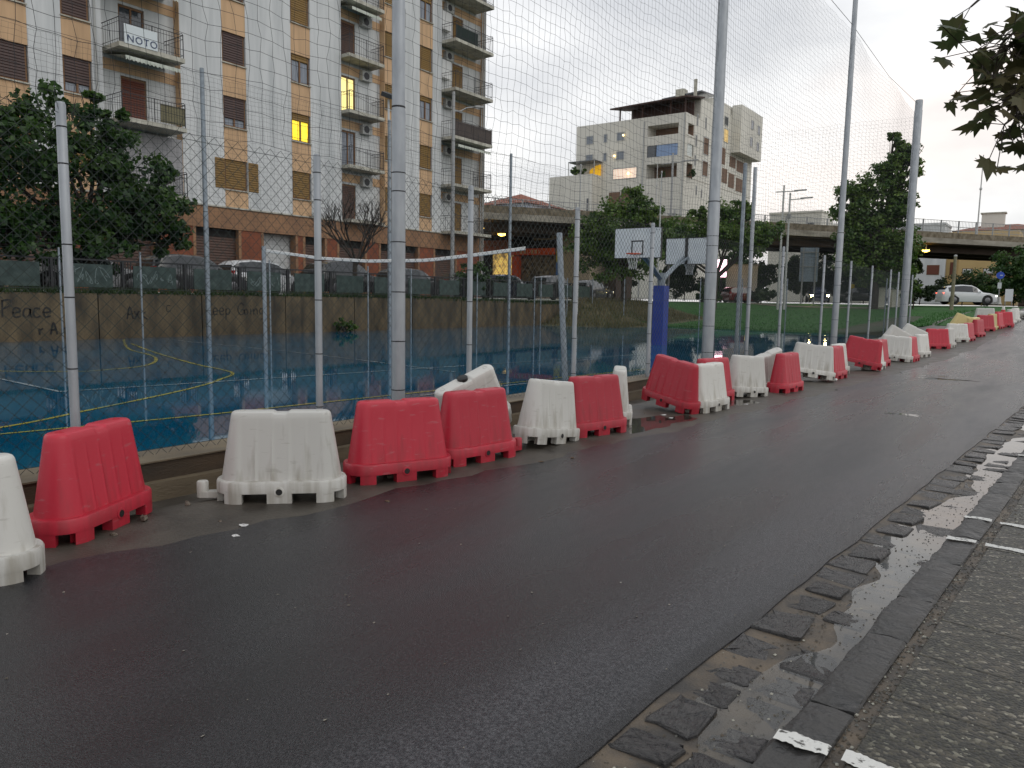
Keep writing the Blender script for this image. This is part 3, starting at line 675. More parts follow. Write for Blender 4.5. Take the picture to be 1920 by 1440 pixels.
# ---- double-sided basketball stand
M_board = mat('white_backboard', (.66, .70, .72), .45, col2=(.58, .62, .65), vs=3); M_blk = mat('black_line', (.015, .015, .016), .5)
M_orange = mat('orange_rim', (.55, .07, .012), .4); M_pad = mat('blue_foam_pad', (.010, .030, .22), .5, col2=(.014, .045, .28), vs=3)
M_cord = mat('white_cord', (.6, .6, .58), .8)
bs = thing('basketball_stand', 'double basketball stand with blue padded post and two white backboards', 'basketball hoop', (-11.34, 24.17, .1))
MB().box(-.2, .2, -.2, .2, 0, 2.02).build('post_pad', M_pad, bs)
MB().tube([(0, 0, 0), (0, 0, 2.45)], .13, 12).build('post', M_galvd, bs, 40)
def board(cx, cy, yaw, front):
    R = Matrix.Rotation(yaw, 3, 'Z')
    def T(p): q = R @ Vector(p); return (q.x+cx, q.y+cy, q.z)
    m = MB(); m.box(-.03, .03, -.80, .80, 2.86, 3.78)
    for i, v in enumerate(m.v): m.v[i] = T(v)
    b = m.build('backboard', M_board, bs)
    if front:
        m = MB()
        for (y0, y1, z0, z1) in ((-.21, .21, 3.36, 3.40), (-.21, .21, 2.95, 2.99), (-.21, -.17, 2.99, 3.36), (.17, .21, 2.99, 3.36)): m.box(.031, .036, y0, y1, z0, z1)
        for i, v in enumerate(m.v): m.v[i] = T(v)
        m.build('target_square', M_blk, b)
    m = MB(); m.box(-.045, .025, -.815, .815, 3.78, 3.80); m.box(-.045, .025, -.815, .815, 2.84, 2.86); m.box(-.045, .025, -.82, -.802, 2.84, 3.8); m.box(-.045, .025, .802, .82, 2.84, 3.8)
    if not front: m.box(-.07, -.035, -.05, .05, 2.86, 3.78)
    for i, v in enumerate(m.v): m.v[i] = T(v)
    m.build('board_frame', M_blk, b)
    m = MB(); ring = [(.04+.26+.225*math.cos(a), .225*math.sin(a), 2.97) for a in np.linspace(0, 2*math.pi, 25)]
    m.tube([T(p) for p in ring], .012, 6, False); m.tube([T((.03, -.06, 2.97)), T((.1, -.06, 2.97))], .02, 6); m.tube([T((.03, .06, 2.97)), T((.1, .06, 2.97))], .02, 6)
    rim = m.build('rim', M_orange, b, 40)
    m = MB()
    for k in range(12):
        a = 2*math.pi*k/12; a2 = a+math.pi/12; a3 = a-math.pi/12
        for aa in (a2, a3):
            m.tube([T((.30+.22*math.cos(a), .22*math.sin(a), 2.96)), T((.30+.17*math.cos(aa), .17*math.sin(aa), 2.80)), T((.30+.12*math.cos(2*aa-a), .12*math.sin(2*aa-a), 2.62)), T((.30+.13*math.cos(aa), .13*math.sin(aa), 2.48))], .005, 3)
    m.build('hoop_net', M_cord, rim)
    m = MB(); a = Vector(T((-.04, 0, 3.1)))
    for s in (-.06, .06): m.tube([(s*.5, s*.5, 2.2), tuple((a+Vector((s, s, 0)))*.55+Vector((0, 0, 2.32))*.45), tuple(a+Vector((s, s, 0)))], .05, 6)
    m.build('support_arm', M_galvd, bs, 40)
# board facing the camera-left, board turned away to the right
board(.05, -1.95, math.radians(-90), True)
board(-.10, 2.25, math.radians(90), False)
# ---- floodlight mast on the far side
fl = thing('floodlight_mast', 'slim white floodlight mast behind the thick net pole', 'light mast', (-24.4, 24.2, .1))
MB().tube([(0, 0, 0), (0, 0, 9.9)], [.06, .045], 10).build('pole', mat('white_pole_paint', (.55, .57, .58), .5), fl, 40)
hd = MB(); hd.box(-.30, .30, -.22, .22, -.09, .09); hd.build('lamp_head', mat('dark_lamp_housing', (.03, .035, .04), .5), fl, False, (.05, .0, 10.05), (.25, .35, .5))
MB().box(-.25, .25, -.17, .17, -.008, .008).build('lamp_glass', mat('lamp_glass', (.5, .5, .48), .15), fl, False, (.10, .02, 9.945), (.25, .35, .5))
# ================================================================ PLASTIC BARRIERS
def plastic(name, base, dirt, amt):
    m = bpy.data.materials.new(name); m.use_nodes = True; t = m.node_tree; p = t.nodes['Principled BSDF']
    c = nd(t, 'ShaderNodeTexCoord'); oi = nd(t, 'ShaderNodeObjectInfo')
    ad = nd(t, 'ShaderNodeVectorMath', operation='ADD'); sc_ = nd(t, 'ShaderNodeVectorMath', operation='SCALE'); cx = nd(t, 'ShaderNodeCombineXYZ')
    t.links.new(oi.outputs['Random'], cx.inputs[0]); t.links.new(oi.outputs['Random'], cx.inputs[1]); t.links.new(cx.outputs[0], sc_.inputs[0]); sc_.inputs['Scale'].default_value = 37
    t.links.new(c.outputs['Object'], ad.inputs[0]); t.links.new(sc_.outputs[0], ad.inputs[1])
    q = nd(t, 'ShaderNodeMapping'); q.inputs['Scale'].default_value = (16, 16, 1.6); t.links.new(ad.outputs[0], q.inputs[0])
    n = nd(t, 'ShaderNodeTexNoise'); n.inputs['Scale'].default_value = 1.0; n.inputs['Detail'].default_value = 6; t.links.new(q.outputs[0], n.inputs['Vector'])
    s = nd(t, 'ShaderNodeSeparateXYZ'); t.links.new(c.outputs['Object'], s.inputs[0])
    mr = nd(t, 'ShaderNodeMapRange'); mr.inputs[1].default_value = .62; mr.inputs[2].default_value = .05; mr.inputs[3].default_value = -.16; mr.inputs[4].default_value = .16
    t.links.new(s.outputs['Z'], mr.inputs[0])
    a = nd(t, 'ShaderNodeMath', operation='ADD'); t.links.new(n.outputs[0], a.inputs[0]); t.links.new(mr.outputs[0], a.inputs[1])
    r = nd(t, 'ShaderNodeValToRGB'); r.color_ramp.elements[0].position = .52; r.color_ramp.elements[0].color = (0, 0, 0, 1); r.color_ramp.elements[1].position = .78; r.color_ramp.elements[1].color = (amt, amt, amt, 1)
    t.links.new(a.outputs[0], r.inputs[0])
    mx = nd(t, 'ShaderNodeMix', data_type='RGBA'); mx.inputs[6].default_value = (*base, 1); mx.inputs[7].default_value = (*dirt, 1)
    t.links.new(r.outputs[0], mx.inputs[0])
    hv = nd(t, 'ShaderNodeHueSaturation'); m2 = nd(t, 'ShaderNodeMapRange'); m2.inputs[3].default_value = .80; m2.inputs[4].default_value = 1.08
    t.links.new(oi.outputs['Random'], m2.inputs[0]); t.links.new(m2.outputs[0], hv.inputs['Value'])
    q4 = nd(t, 'ShaderNodeMapping'); q4.inputs['Scale'].default_value = (5, 5, 22); q4.inputs['Rotation'].default_value = (.3, .5, .2); t.links.new(ad.outputs[0], q4.inputs[0])
    n4 = nd(t, 'ShaderNodeTexNoise'); n4.inputs['Scale'].default_value = 1.6; n4.inputs['Detail'].default_value = 8; t.links.new(q4.outputs[0], n4.inputs['Vector'])
    r4 = nd(t, 'ShaderNodeValToRGB'); r4.color_ramp.elements[0].position = .62; r4.color_ramp.elements[0].color = (0, 0, 0, 1); r4.color_ramp.elements[1].position = .70; r4.color_ramp.elements[1].color = (.38, .38, .38, 1); t.links.new(n4.outputs[0], r4.inputs[0])
    mx4 = nd(t, 'ShaderNodeMix', data_type='RGBA'); t.links.new(r4.outputs[0], mx4.inputs[0]); t.links.new(mx.outputs[2], mx4.inputs[6]); mx4.inputs[7].default_value = (*[lerp(b_, .33, .45) for b_ in base], 1) if base[1] < .3 else (.34, .32, .28, 1)
    t.links.new(mx4.outputs[2], hv.inputs['Color']); t.links.new(hv.outputs[0], p.inputs['Base Color'])
    p.inputs['Roughness'].default_value = .42
    p.inputs['Subsurface Weight'].default_value = .0
    b = nd(t, 'ShaderNodeBump'); b.inputs['Strength'].default_value = .12; b.inputs['Distance'].default_value = .004
    n3 = nd(t, 'ShaderNodeTexNoise'); n3.inputs['Scale'].default_value = 22; t.links.new(c.outputs['Object'], n3.inputs['Vector']); t.links.new(n3.outputs[0], b.inputs['Height']); t.links.new(b.outputs[0], p.inputs['Normal'])
    return m
PL = {'white': plastic('white_plastic', (.60, .595, .56), (.24, .21, .15), .55), 'red': plastic('red_plastic', (.47, .018, .040), (.20, .025, .028), .45), 'yellow': plastic('faded_yellow_plastic', (.60, .50, .22), (.30, .25, .12), .4)}
M_hole = mat('dark_hole', (.008, .008, .008), .7); M_rim = mat('plug_rim_grey', (.16, .16, .15), .6); M_bcap = mat('black_cap', (.012, .012, .012), .45)
def contour(L, Wd, ns=61, ne=21, fl=0.0, re=None):
    re = Wd*.46 if re is None else re; hs = L/2-re; pts = []
    def flute(x):
        if not fl: return 0
        P = .125; ph = (x+.3125)/P
        if ph < 0 or ph > 5: return 0
        f = ph-math.floor(ph)
        return fl*(min(1, f/.18)*(1-.55*f) if f < .97 else .2)
    for k in range(ns):
        x = lerp(-hs, hs, k/(ns-1)); pts.append((x, -Wd/2+flute(x)))
    for k in range(ne):
        a = -math.pi/2+math.pi*(k+1)/(ne+1); pts.append((hs+re*math.cos(a), Wd/2*math.sin(a)))
    for k in range(ns):
        x = lerp(hs, -hs, k/(ns-1)); pts.append((x, Wd/2-flute(-x)))
    for k in range(ne):
        a = math.pi/2+math.pi*(k+1)/(ne+1); pts.append((-hs+re*math.cos(a), Wd/2*math.sin(a)))
    return pts
NS, NE = 61, 21; NP = 2*(NS+NE)
def loft(levels, m, top=None, bottom=False):
    k0 = len(m.v)
    for pts, z in levels: m.v += [(x, y, z) for x, y in pts]
    for l in range(len(levels)-1):
        for j in range(NP):
            a = k0+l*NP+j; b = k0+l*NP+(j+1) % NP; m.f.append((a, b, b+NP, a+NP))
    def cap(k, flip):
        fs = []
        for i in range(NS-1): fs.append((k+i, k+i+1, k+2*NS+NE-2-i, k+2*NS+NE-1-i))
        fs.append(tuple(k+NS-1+i for i in range(NE+2))); fs.append(tuple([k+2*NS+NE-1+i for i in range(NE+1)]+[k]))
        m.f.extend([f[::-1] if flip else f for f in fs])
    if top: cap(k0+(len(levels)-1)*NP, False)
    if bottom: cap(k0, True)
def barrier_parts():
    b = MB(); lv = []
    for z, fl in ((.165, .011), (.19, .011), (.30, .011), (.42, .010), (.54, .008), (.60, .003), (.645, 0), (.675, 0), (.692, 0), (.70, 0)):
        t = (z-.165)/.535; ins = 0 if z < .68 else (.006 if z < .695 else .018)
        lv.append((contour(lerp(.925, .755, t)-2*ins, lerp(.325, .165, t)-2*ins, NS, NE, fl), z))
    loft(lv, b, top=True)
    for i, v in enumerate(b.v):           # notch for the filler cap
        if v[2] > .66 and abs(v[0]) < .065: b.v[i] = (v[0], v[1], v[2]-.014*min(1, (.065-abs(v[0]))/.02))
    body = b
    s = MB(); lv = [(contour(1.0, .41, NS, NE), .078), (contour(1.0, .41, NS, NE), .155), (contour(.985, .395, NS, NE), .170), (contour(.93, .335, NS, NE), .172), (contour(.90, .30, NS, NE), .168)]
    loft(lv, s, bottom=True)
    P = contour(1.0, .41, NS, NE)
    def foot(idx):
        n = len(idx); o = [P[i % NP] for i in idx]; c = [(x*.86 if abs(x) > .40 else x, y*.62) for x, y in o]
        v = [(x, y, 0) for x, y in o]+[(x, y, 0) for x, y in c]+[(x, y, .08) for x, y in o]+[(x, y, .08) for x, y in c]; f = []
        for i in range(n-1):
            f += [(i, n+i, n+i+1, i+1), (2*n+i, i, i+1, 2*n+i+1), (n+i, 3*n+i, 3*n+i+1, n+i+1)]
        f += [(0, 2*n, 3*n, n), (n-1, 2*n-1, 4*n-1, 3*n-1)]
        s.add(v, f)
    def rng(x0, x1, front):
        r = [i for i in range(NS)] if front else [i for i in range(NS+NE, 2*NS+NE)]
        return [i for i in r if x0 <= P[i][0] <= x1]
    ok = [(abs(x) < .10 or .275 < abs(x) < .425 or abs(x) > .478) for x, y in P]
    i0 = next(i for i in range(NP) if not ok[i]); run = []
    for q in range(NP+1):
        i = (i0+q) % NP
        if ok[i]: run.append(i)
        else:
            if len(run) > 2: foot(run)
            run = []
    cp = MB(); cp.lathe([(.052, .665), (.052, .684), (.046, .688), (.038, .688), (.036, .681), (.0, .681)], 20)
    for sx in (-.29, .29): cp.lathe([(.026, .69), (.026, .7025), (.019, .7025), (.018, .690), (0, .690)], 14, (sx, 0, 0))
    dr = MB(); dr2 = MB(); dp2 = MB(); Rf = Matrix.Rotation(math.pi/2, 3, 'X'); Rb = Matrix.Rotation(-math.pi/2, 3, 'X')
    dr.lathe([(.040, .19), (.040, .209), (.033, .211)], 18, (0, 0, .092), Rf); dr2.lathe([(.040, .19), (.040, .209), (.033, .211)], 18, (0, 0, .092), Rb)
    dp = MB(); dp.lathe([(.025, .2), (.025, .2125)], 14, (0, 0, .092), Rf); dp2.lathe([(.025, .2), (.025, .2125)], 14, (0, 0, .092), Rb)
    hole = MB()
    hole.lathe([(.024, .68), (.024, .6835)], 14)
    for sx in (-.29, .29): hole.lathe([(.017, .69), (.017, .693)], 12, (sx, 0, 0))
    con = MB(); con.box(-.625, -.49, -.045, .045, .018, .062); con.lathe([(.045, .018), (.045, .135), (.038, .145)], 14, (-.61, 0, 0))
    return body, s, cp, dr, dp, hole, con
BP = barrier_parts(); BME = {}
for cn, pm_ in PL.items():
    BME[cn] = (BP[0].mesh('body_'+cn, pm_, 32), BP[1].mesh('base_'+cn, pm_, 32), BP[2].mesh('cap_'+cn, pm_, 35), BP[3].mesh('drain_ring_'+cn, pm_, 35), BP[6].mesh('connector_'+cn, pm_, 40))
ME_plug = BP[4].mesh('drain_plug', M_bcap, 35); ME_hole = BP[5].mesh('hole', M_hole)
ME_far = {}
def barrier(col, x, y, yaw, label, tilt=(0, 0), dz=0.0, con=0, far=False, cap=None, scale=None):
    """yaw: direction of the long axis from +X; tilt: (roll about long axis, pitch along it)"""
    R = Matrix.Rotation(math.radians(yaw), 4, 'Z') @ Matrix.Rotation(math.radians(tilt[1]), 4, 'Y') @ Matrix.Rotation(math.radians(tilt[0]), 4, 'X')
    low = min((R @ Vector((sx*.46, sy*.19, z))).z for sx in (-1, 1) for sy in (-1, 1) for z in (0, .69))
    gz_ = terr(y)+(-.012 if x < edge_l(y) else .006)
    t = thing('plastic_barrier', label, 'barrier', (x, y, gz_-low+dz), R.to_euler(), 'red and white water barriers along the road')
    a, b, c, d, e = BME[col]
    link('body', a, t); bb = link('base', b, t)
    if not far:
        k = link('filler_cap', c, t); link('hole', ME_hole, k)
        q = link('drain_ring', d, bb); link('drain_plug', ME_plug, q); q2 = link('drain_ring', d, bb, (0, 0, 0), (0, 0, math.pi)); link('drain_plug', ME_plug, q2)
        if con: link('connector', e, bb, (0, 0, 0), (0, 0, 0 if con > 0 else math.pi))
    if cap: MB().lathe([(.058, .69), (.060, .70), (.058, .722), (.045, .73)], 18, (-.02, 0, 0)).build('black_cap', M_bcap, t, 40)
    return t
# near ones
barrier('white', -4.88, 1.42, 62, 'white barrier standing before the one by the first fence post')
barrier('red', -5.36, 2.47, 119, 'red barrier with open filler holes by the first fence post')
barrier('white', -4.98, 3.76, 45, 'white barrier with streaky ribs and an elbow connector at its foot', con=1)
barrier('red', -4.78, 4.86, 66, 'red barrier with a foot lug at the base of the thick net pole', con=1)
barrier('red', -4.74, 5.90, 80, 'red barrier leaning in front of a tipped white one', con=-1)
barrier('white', -5.32, 6.62, 72, 'tipped white barrier with a black cap leaning on the low wall', tilt=(14, -22), dz=-.10, cap=True)
barrier('white', -4.68, 7.12, 88, 'dusty white barrier between two red ones beside the low wall', tilt=(0, 7), dz=-.05)
barrier('red', -4.60, 8.02, 74, 'red barrier hiding a white one set end-on')
barrier('white', -4.86, 9.10, 118, 'clean white barrier set end-on against a red one', tilt=(3, 0))
barrier('red', -4.72, 10.50, -16, 'red barrier tipped on the rubble with one end raised', tilt=(0, 9), dz=0)
barrier('white', -4.32, 10.93, 84, 'white barrier with its rounded end towards the tipped red one')
barrier('red', -4.66, 12.0, 78, 'red barrier half hidden behind a white one by the thick pole')
barrier('white', -4.46, 13.0, 70, 'streaky white barrier next to the gap past the thick pole', tilt=(0, 4), dz=-.03)
barrier('red', -4.16, 14.35, 84, 'red barrier with a white one slumped behind it')
barrier('white', -4.75, 14.9, 65, 'white barrier slumped behind a red one with a dark slot', tilt=(18, -16), dz=-.17)
barrier('white', -4.30, 16.5, 30, 'white barrier pitched up at one end behind a red one', tilt=(-6, 7))
barrier('red', -4.10, 17.6, 86, 'red barrier with a scrap of litter at its foot')
barrier('white', -4.28, 18.7, 88, 'narrow view of a white barrier past the littered red one')
barrier('red', -4.12, 20.25, 8, 'red barrier pitched steeply across the line', tilt=(0, 10), dz=.02)
barrier('white', -3.92, 20.95, 86, 'white barrier butting the pitched red one')
barrier('red', -4.02, 22.1, 84, 'red barrier just past the pitched one', far=True)
barrier('white', -4.02, 24.2, 14, 'wide white barrier with a dirty foot set across the line', tilt=(0, 5))
barrier('red', -3.70, 24.9, 88, 'red barrier end-on beside the wide white one', far=True)
barrier('white', -4.45, 26.2, 40, 'white barrier tipped against the corner pole', tilt=(0, 28), dz=.0)
barrier('white', -3.72, 26.9, 78, 'pale rounded white barrier after the corner pole', far=True)
barrier('white', -4.3, 28.2, 30, 'white barrier tipped on the grass edge', tilt=(0, 25), far=True)
barrier('red', -3.80, 31.0, 35, 'broad red barrier facing the road after the corner pole', far=True)
barrier('white', -3.52, 31.9, 85, 'white barrier beside the broad red one', far=True)
barrier('white', -3.52, 34.2, 35, 'cream white barrier with a black mouldy foot', far=True)
barrier('red', -3.20, 34.8, 80, 'red barrier after the mouldy cream one', far=True)
barrier('yellow', -3.75, 37.2, 20, 'faded yellow barrier lying among the far ones', tilt=(0, 20), far=True)
barrier('yellow', -3.42, 37.6, 60, 'faded yellow barrier standing behind a red one', tilt=(12, 0), far=True)
barrier('red', -3.05, 36.8, 75, 'red barrier in front of the faded yellow ones', far=True)
barrier('red', -3.02, 39.5, 45, 'red barrier between two yellow ones', far=True)
barrier('yellow', -2.80, 40.3, 75, 'narrow faded yellow barrier after the red pair', far=True)
barrier('white', -3.35, 43.5, 15, 'white barrier standing on the lawn behind the line', far=True, dz=.03)
barrier('red', -2.62, 40.9, 80, 'red barrier squeezed beside the narrow yellow one', far=True)
barrier('red', -2.48, 41.7, 35, 'pale-topped red barrier near the traffic cone', far=True)
barrier('white', -2.3, 43.4, 80, 'white barrier after the pale-topped red one', far=True)
barrier('white', -2.2, 45.0, 80, 'last tall white barrier of the line', far=True)
barrier('white', -2.05, 49.0, 60, 'white barrier lying where the line ends', tilt=(70, 0), far=True)
barrier('white', -5.4, 80.0, -30, 'white barrier beside the front wheel of the white car', far=True, dz=.05)
barrier('white', -2.2, 79.0, -30, 'white barrier on the road past the white car', far=True, dz=.05)
# traffic cone
M_cone = mat('cone_red', (.50, .03, .03), .5); M_cw = mat('cone_white', (.6, .58, .55), .5)
ct = thing('traffic_cone', 'red traffic cone with pale top behind the barrier line', 'cone', (-3.0, 50.0, terr(50)-.01))
MB().lathe([(.17, .03), (.15, .06), (.09, .42)], 16).build('cone_body', M_cone, ct, 40); MB().lathe([(.09, .42), (.055, .62), (.045, .63)], 16).build('reflective_band', M_cw, ct, 40); MB().box(-.2, .2, -.2, .2, 0, .035).build('foot', M_cone, ct)
# rubble and litter
M_lit = mat('crumpled_white_litter', (.62, .62, .60), .6, col2=(.45, .45, .44), vs=20); M_lito = mat('orange_scrap', (.55, .08, .02), .6); M_leaf_d = mat('dead_leaf', (.10, .06, .03), .8); M_stone = mat('rubble_stone', (.16, .13, .10), .85, col2=(.09, .075, .06), vs=12)
def crumple(name, x, y, z, s, m, label, cat, flat=.5, seed=0):
    r = random.Random(seed); v = []; f = []; n = 7
    for i in range(5):
        for j in range(n):
            a = 2*math.pi*j/n; b = math.pi*(i/4); q = s*r.uniform(.55, 1.15)*max(.15, math.sin(b))
            v.append((q*math.cos(a), q*math.sin(a)*.7, max(0, s*flat*(1-math.cos(b))*.5*r.uniform(.7, 1.2))))
    for i in range(4):
        for j in range(n): f.append((i*n+j, i*n+(j+1) % n, (i+1)*n+(j+1) % n, (i+1)*n+j))
    me = bpy.data.meshes.new(name); me.from_pydata(v, [], f); finish(me, m, False)
    return tag(link(name, me, None, (x, y, z), (0, 0, r.random()*6)), label, cat)
crumple('plastic_bag', -6.55, 3.9, .105, .11, M_lit, 'crumpled white plastic bag at the foot of the fence', 'litter', .7, 1)
crumple('orange_wrapper', -6.54, 2.75, .105, .10, M_lito, 'orange wrapper lying inside the fence', 'litter', .2, 2)
for i, (x, y, s, fl, mt) in enumerate(((-4.35, 2.9, .04, .15, 0), (-4.55, 3.1, .05, .1, 0), (-4.2, 4.15, .03, .2, 1), (-4.1, 6.15, .035, .2, 1), (-3.95, 6.5, .03, .3, 1), (-4.35, 9.75, .05, .2, 0), (-4.55, 9.95, .06, .15, 0), (-4.05, 11.9, .05, .2, 0), (-3.9, 17.0, .08, .6, 0), (-3.2, 3.4, .02, .2, 1), (-2.6, 4.6, .02, .2, 1), (-5.15, 4.3, .06, .3, 0))):
    tag(crumple('litter', x, y, terr(y)+(.003 if x < edge_l(y) else .018)-.012, s, (M_lit, M_leaf_d)[mt], ('pale paper scrap on the muddy verge by the barriers', 'small dead leaf on the wet asphalt')[mt], ('litter', 'leaf')[mt], fl, 20+i), group=('paper scraps along the verge', 'dead leaves on the road')[mt])
rr = random.Random(5)
for i in range(26):
    y = rr.uniform(2.4, 14); x = rr.uniform(-5.6, -4.75)
    tag(crumple('stone', x, y, verge_z(x, y)-.01, rr.uniform(.02, .055), M_stone, 'small stone on the muddy verge behind the barriers', 'stone', .9, 60+i), group='rubble stones on the verge')
# ================================================================ BUILDINGS AND OVERPASS
def wb(m, name, ma, parent, smooth=False):
    """mesh given in world coordinates, parented (thing > part or part > sub-part)"""
    off = Vector((0, 0, 0)); p = parent
    while p is not None: off += p.location; p = p.parent
    return m.build(name, ma, parent, smooth, tuple(-off))
M_stw = mat('white_stucco', (.62, .64, .645), .85, col2=(.43, .455, .465), vs=1.1, lo=.38, hi=.78, detail=8, bump=.15, bs=30, stretch=(1, 2.2, .22))
M_peach = mat('peach_stucco', (.60, .40, .235), .85, col2=(.42, .28, .165), vs=1.1, lo=.4, hi=.8, detail=8, stretch=(1, 2.2, .25), bump=.15, bs=30)
M_band = mat('orange_band_stucco', (.31, .175, .095), .85, col2=(.23, .13, .075), vs=.9)
M_brick = mat('brick_red_render', (.25, .075, .034), .8, col2=(.17, .055, .028), vs=1.0)
M_shb = mat('dark_brown_shutter', (.055, .028, .024), .55); M_sho = mat('ochre_shutter', (.20, .115, .025), .6); M_shr = mat('red_brown_shutter', (.13, .035, .018), .6)
M_gar = mat('brown_garage_shutter', (.085, .045, .032), .6); M_frame = mat('brown_window_frame', (.16, .075, .025), .5)
M_glass = mat('window_glass', (.035, .045, .06), .08, spec=.8); M_curt = mat('curtained_glass', (.26, .29, .33), .12, col2=(.16, .18, .22), vs=4, stretch=(1, 6, .4))
M_lit = mat('lit_window_yellow', (1.0, .70, .02), .5, col2=(1.0, .80, .12), vs=1.6, emit=.95); M_litp = mat('lit_door_pale', (1.0, .85, .32), .5, emit=.85)
M_conc = mat('balcony_concrete', (.50, .49, .42), .8, col2=(.26, .25, .21), vs=2.5, hi=.75, stretch=(1, 1, .4)); M_rail = mat('black_iron', (.018, .018, .022), .5)
M_dark = mat('dark_interior', (.015, .014, .013), .9); M_awn = mat('faded_awning', (.55, .58, .52), .8, col2=(.42, .46, .40), vs=3); M_ac = mat('grey_ac_casing', (.38, .39, .38), .6); M_boil = mat('white_enamel', (.62, .63, .62), .5)
FL = [5.9+3.1*k for k in range(7)]; TOPZ = FL[-1]+1.2
ab = thing('apartment_building', 'striped white and peach apartment block with balconies behind the court', 'building', (-35.0, 24.0, 1.6))
X0 = -35.0
def louvre(y0, y1, z0, z1, x, pitch=.11):
    m = MB(); n = max(2, int((z1-z0)/pitch)); p = (z1-z0)/n
    for k in range(n):
        z = z0+k*p; m.add([(x, y0, z), (x, y1, z), (x+.022, y1, z+p*.25), (x+.022, y0, z+p*.25), (x, y1, z+p), (x, y0, z+p)], [(0, 1, 2, 3), (3, 2, 4, 5)])
    return m
def window(y0, y1, z0, z1, kind, sh=M_shb, parent=None):
    parent = parent or ab; xf = X0-.14
    m = MB(); t = .07
    m.box(xf-.05, xf+.05, y0, y0+t, z0, z1); m.box(xf-.05, xf+.05, y1-t, y1, z0, z1); m.box(xf-.05, xf+.05, y0+t, y1-t, z1-t, z1); m.box(xf-.05, xf+.05, y0+t, y1-t, z0, z0+t)
    if kind != 'shut': ym = (y0+y1)/2; m.box(xf-.045, xf+.055, ym-.045, ym+.045, z0+t, z1-t)
    fr = wb(m, 'window', M_frame, parent)
    wb(MB().box(X0-.02, X0+.06, y0-.06, y1+.06, z0-.06, z0-.005), 'sill', M_conc, fr)
    zs = {'shut': z0+t, 'half': z0+.42, 'open': z1-.32, 'lit': z1-.38}[kind]
    wb(louvre(y0+t, y1-t, zs, z1-.01, xf+.052), 'roller_shutter', sh, fr)
    if kind != 'shut':
        for (a, b) in ((y0+t, (y0+y1)/2-.045), ((y0+y1)/2+.045, y1-t)):
            wb(MB().box(xf-.02, xf, a, b, z0+t, zs), 'pane', {'half': M_curt, 'open': M_curt, 'lit': M_lit}[kind], fr)
    return fr
# column layout along Y:  (y0, y1, type)
COLS = [(2, 9.2, 'w'), (9.2, 10.6, 'p'), (10.6, 12.75, 'w'), (12.75, 14.38, 'p'), (14.38, 15.69, 'w'), (15.69, 16.9, 'p'), (16.9, 17.36, 'w'), (17.36, 21.0, 'b'), (21.0, 23.23, 'w'), (23.23, 24.58, 'p'), (24.58, 27.39, 'w'),
        (27.39, 28.69, 'p'), (28.69, 30.92, 'w'), (30.92, 34.41, 'b'), (34.41, 36.0, 'p'), (36.0, 37.5, 'w'), (37.5, 38.73, 'p'), (38.73, 39.62, 'w'), (39.62, 44.32, 'b')]
kinds = {(27.39, 1): 'lit', (27.39, 2): 'open', (37.5, 2): 'open', (15.69, 1): 'half', (23.23, 1): 'half', (37.5, 4): 'open', (27.39, 4): 'open', (23.23, 4): 'open'}
for (y0, y1, t) in COLS:
    if t == 'w':
        wb(MB().box(X0-.4, X0, y0, y1, 5.9, TOPZ), 'wall_stripe', M_stw, ab)
    elif t == 'p':
        zb = 5.9
        for k, f in enumerate(FL):
            wb(MB().box(X0-.4, X0-.012, y0, y1, zb, f+.97), 'spandrel_wall', M_peach, ab); zb = f+2.45
        wb(MB().box(X0-.6, X0-.38, y0, y1, 5.9, TOPZ), 'window_backing', M_dark, ab)
        for k, f in enumerate(FL[:-1]):
            kd = kinds.get((y0, k), 'shut'); sh = M_shb if y0 < 26 and k > 0 else M_sho
            window(y0+.04, y1-.04, f+.97, f+2.45, kd, sh)
# opened louvred leaves beside a first-floor window
wb(louvre(22.68, 23.22, 6.87, 8.35, X0+.01), 'shutter_leaf', M_sho, ab); wb(louvre(24.6, 25.2, 6.87, 8.35, X0+.01), 'shutter_leaf', M_sho, ab)
wb(MB().box(-46, X0-.6, 2, 44.3, 1.6, TOPZ), 'main_block', M_stw, ab)
# balcony bays
def railing(bal, y0, y1, xo, z, xb, wide=None):
    m = MB(); h = 1.02
    for zz in (z+h, z+.14, z+.85):
        m.tube([(xb, y0, zz), (xo, y0, zz), (xo, y1, zz), (xb, y1, zz)], .02 if zz == z+h else .012, 4)
    n = int((y1-y0)/.13)
    for k in range(n+1): m.tube([(xo, lerp(y0, y1, k/n), z+.02), (xo, lerp(y0, y1, k/n), z+h-.02)], .0075, 4)
    for s in (y0, y1):
        for k in range(1, 8): m.tube([(lerp(xb, xo, k/8), s, z+.02), (lerp(xb, xo, k/8), s, z+h-.02)], .0075, 4)
    for s in (y0, (y0+y1)/2, y1): m.tube([(xo, s, z-.15), (xo, s, z+h+.03)], .022, 4)
    m.tube([(xo, y0, z+h+.02), (xo+.0, y0+.05, z+h+.09), (xo, y0+.30, z+h+.05)], .018, 4); m.tube([(xo, y1, z+h+.02), (xo, y1-.05, z+h+.09), (xo, y1-.30, z+h+.05)], .018, 4)
    return wb(m, 'railing', M_rail, bal)
def awning(bal, y0, y1, x0, x1, z):
    m = MB(); n = 14; v = []; f = []
    for k in range(n*2+1):
        y = lerp(y0, y1, k/(2*n)); dz = .06 if k % 2 else 0
        v += [(x0, y, z+.02), (x1, y, z-.28), (x1+.01, y, z-.48+dz)]
    for k in range(n*2): a = k*3; f += [(a, a+3, a+4, a+1), (a+1, a+4, a+5, a+2)]
    m.add(v, f); return wb(m, 'awning', M_awn, bal)
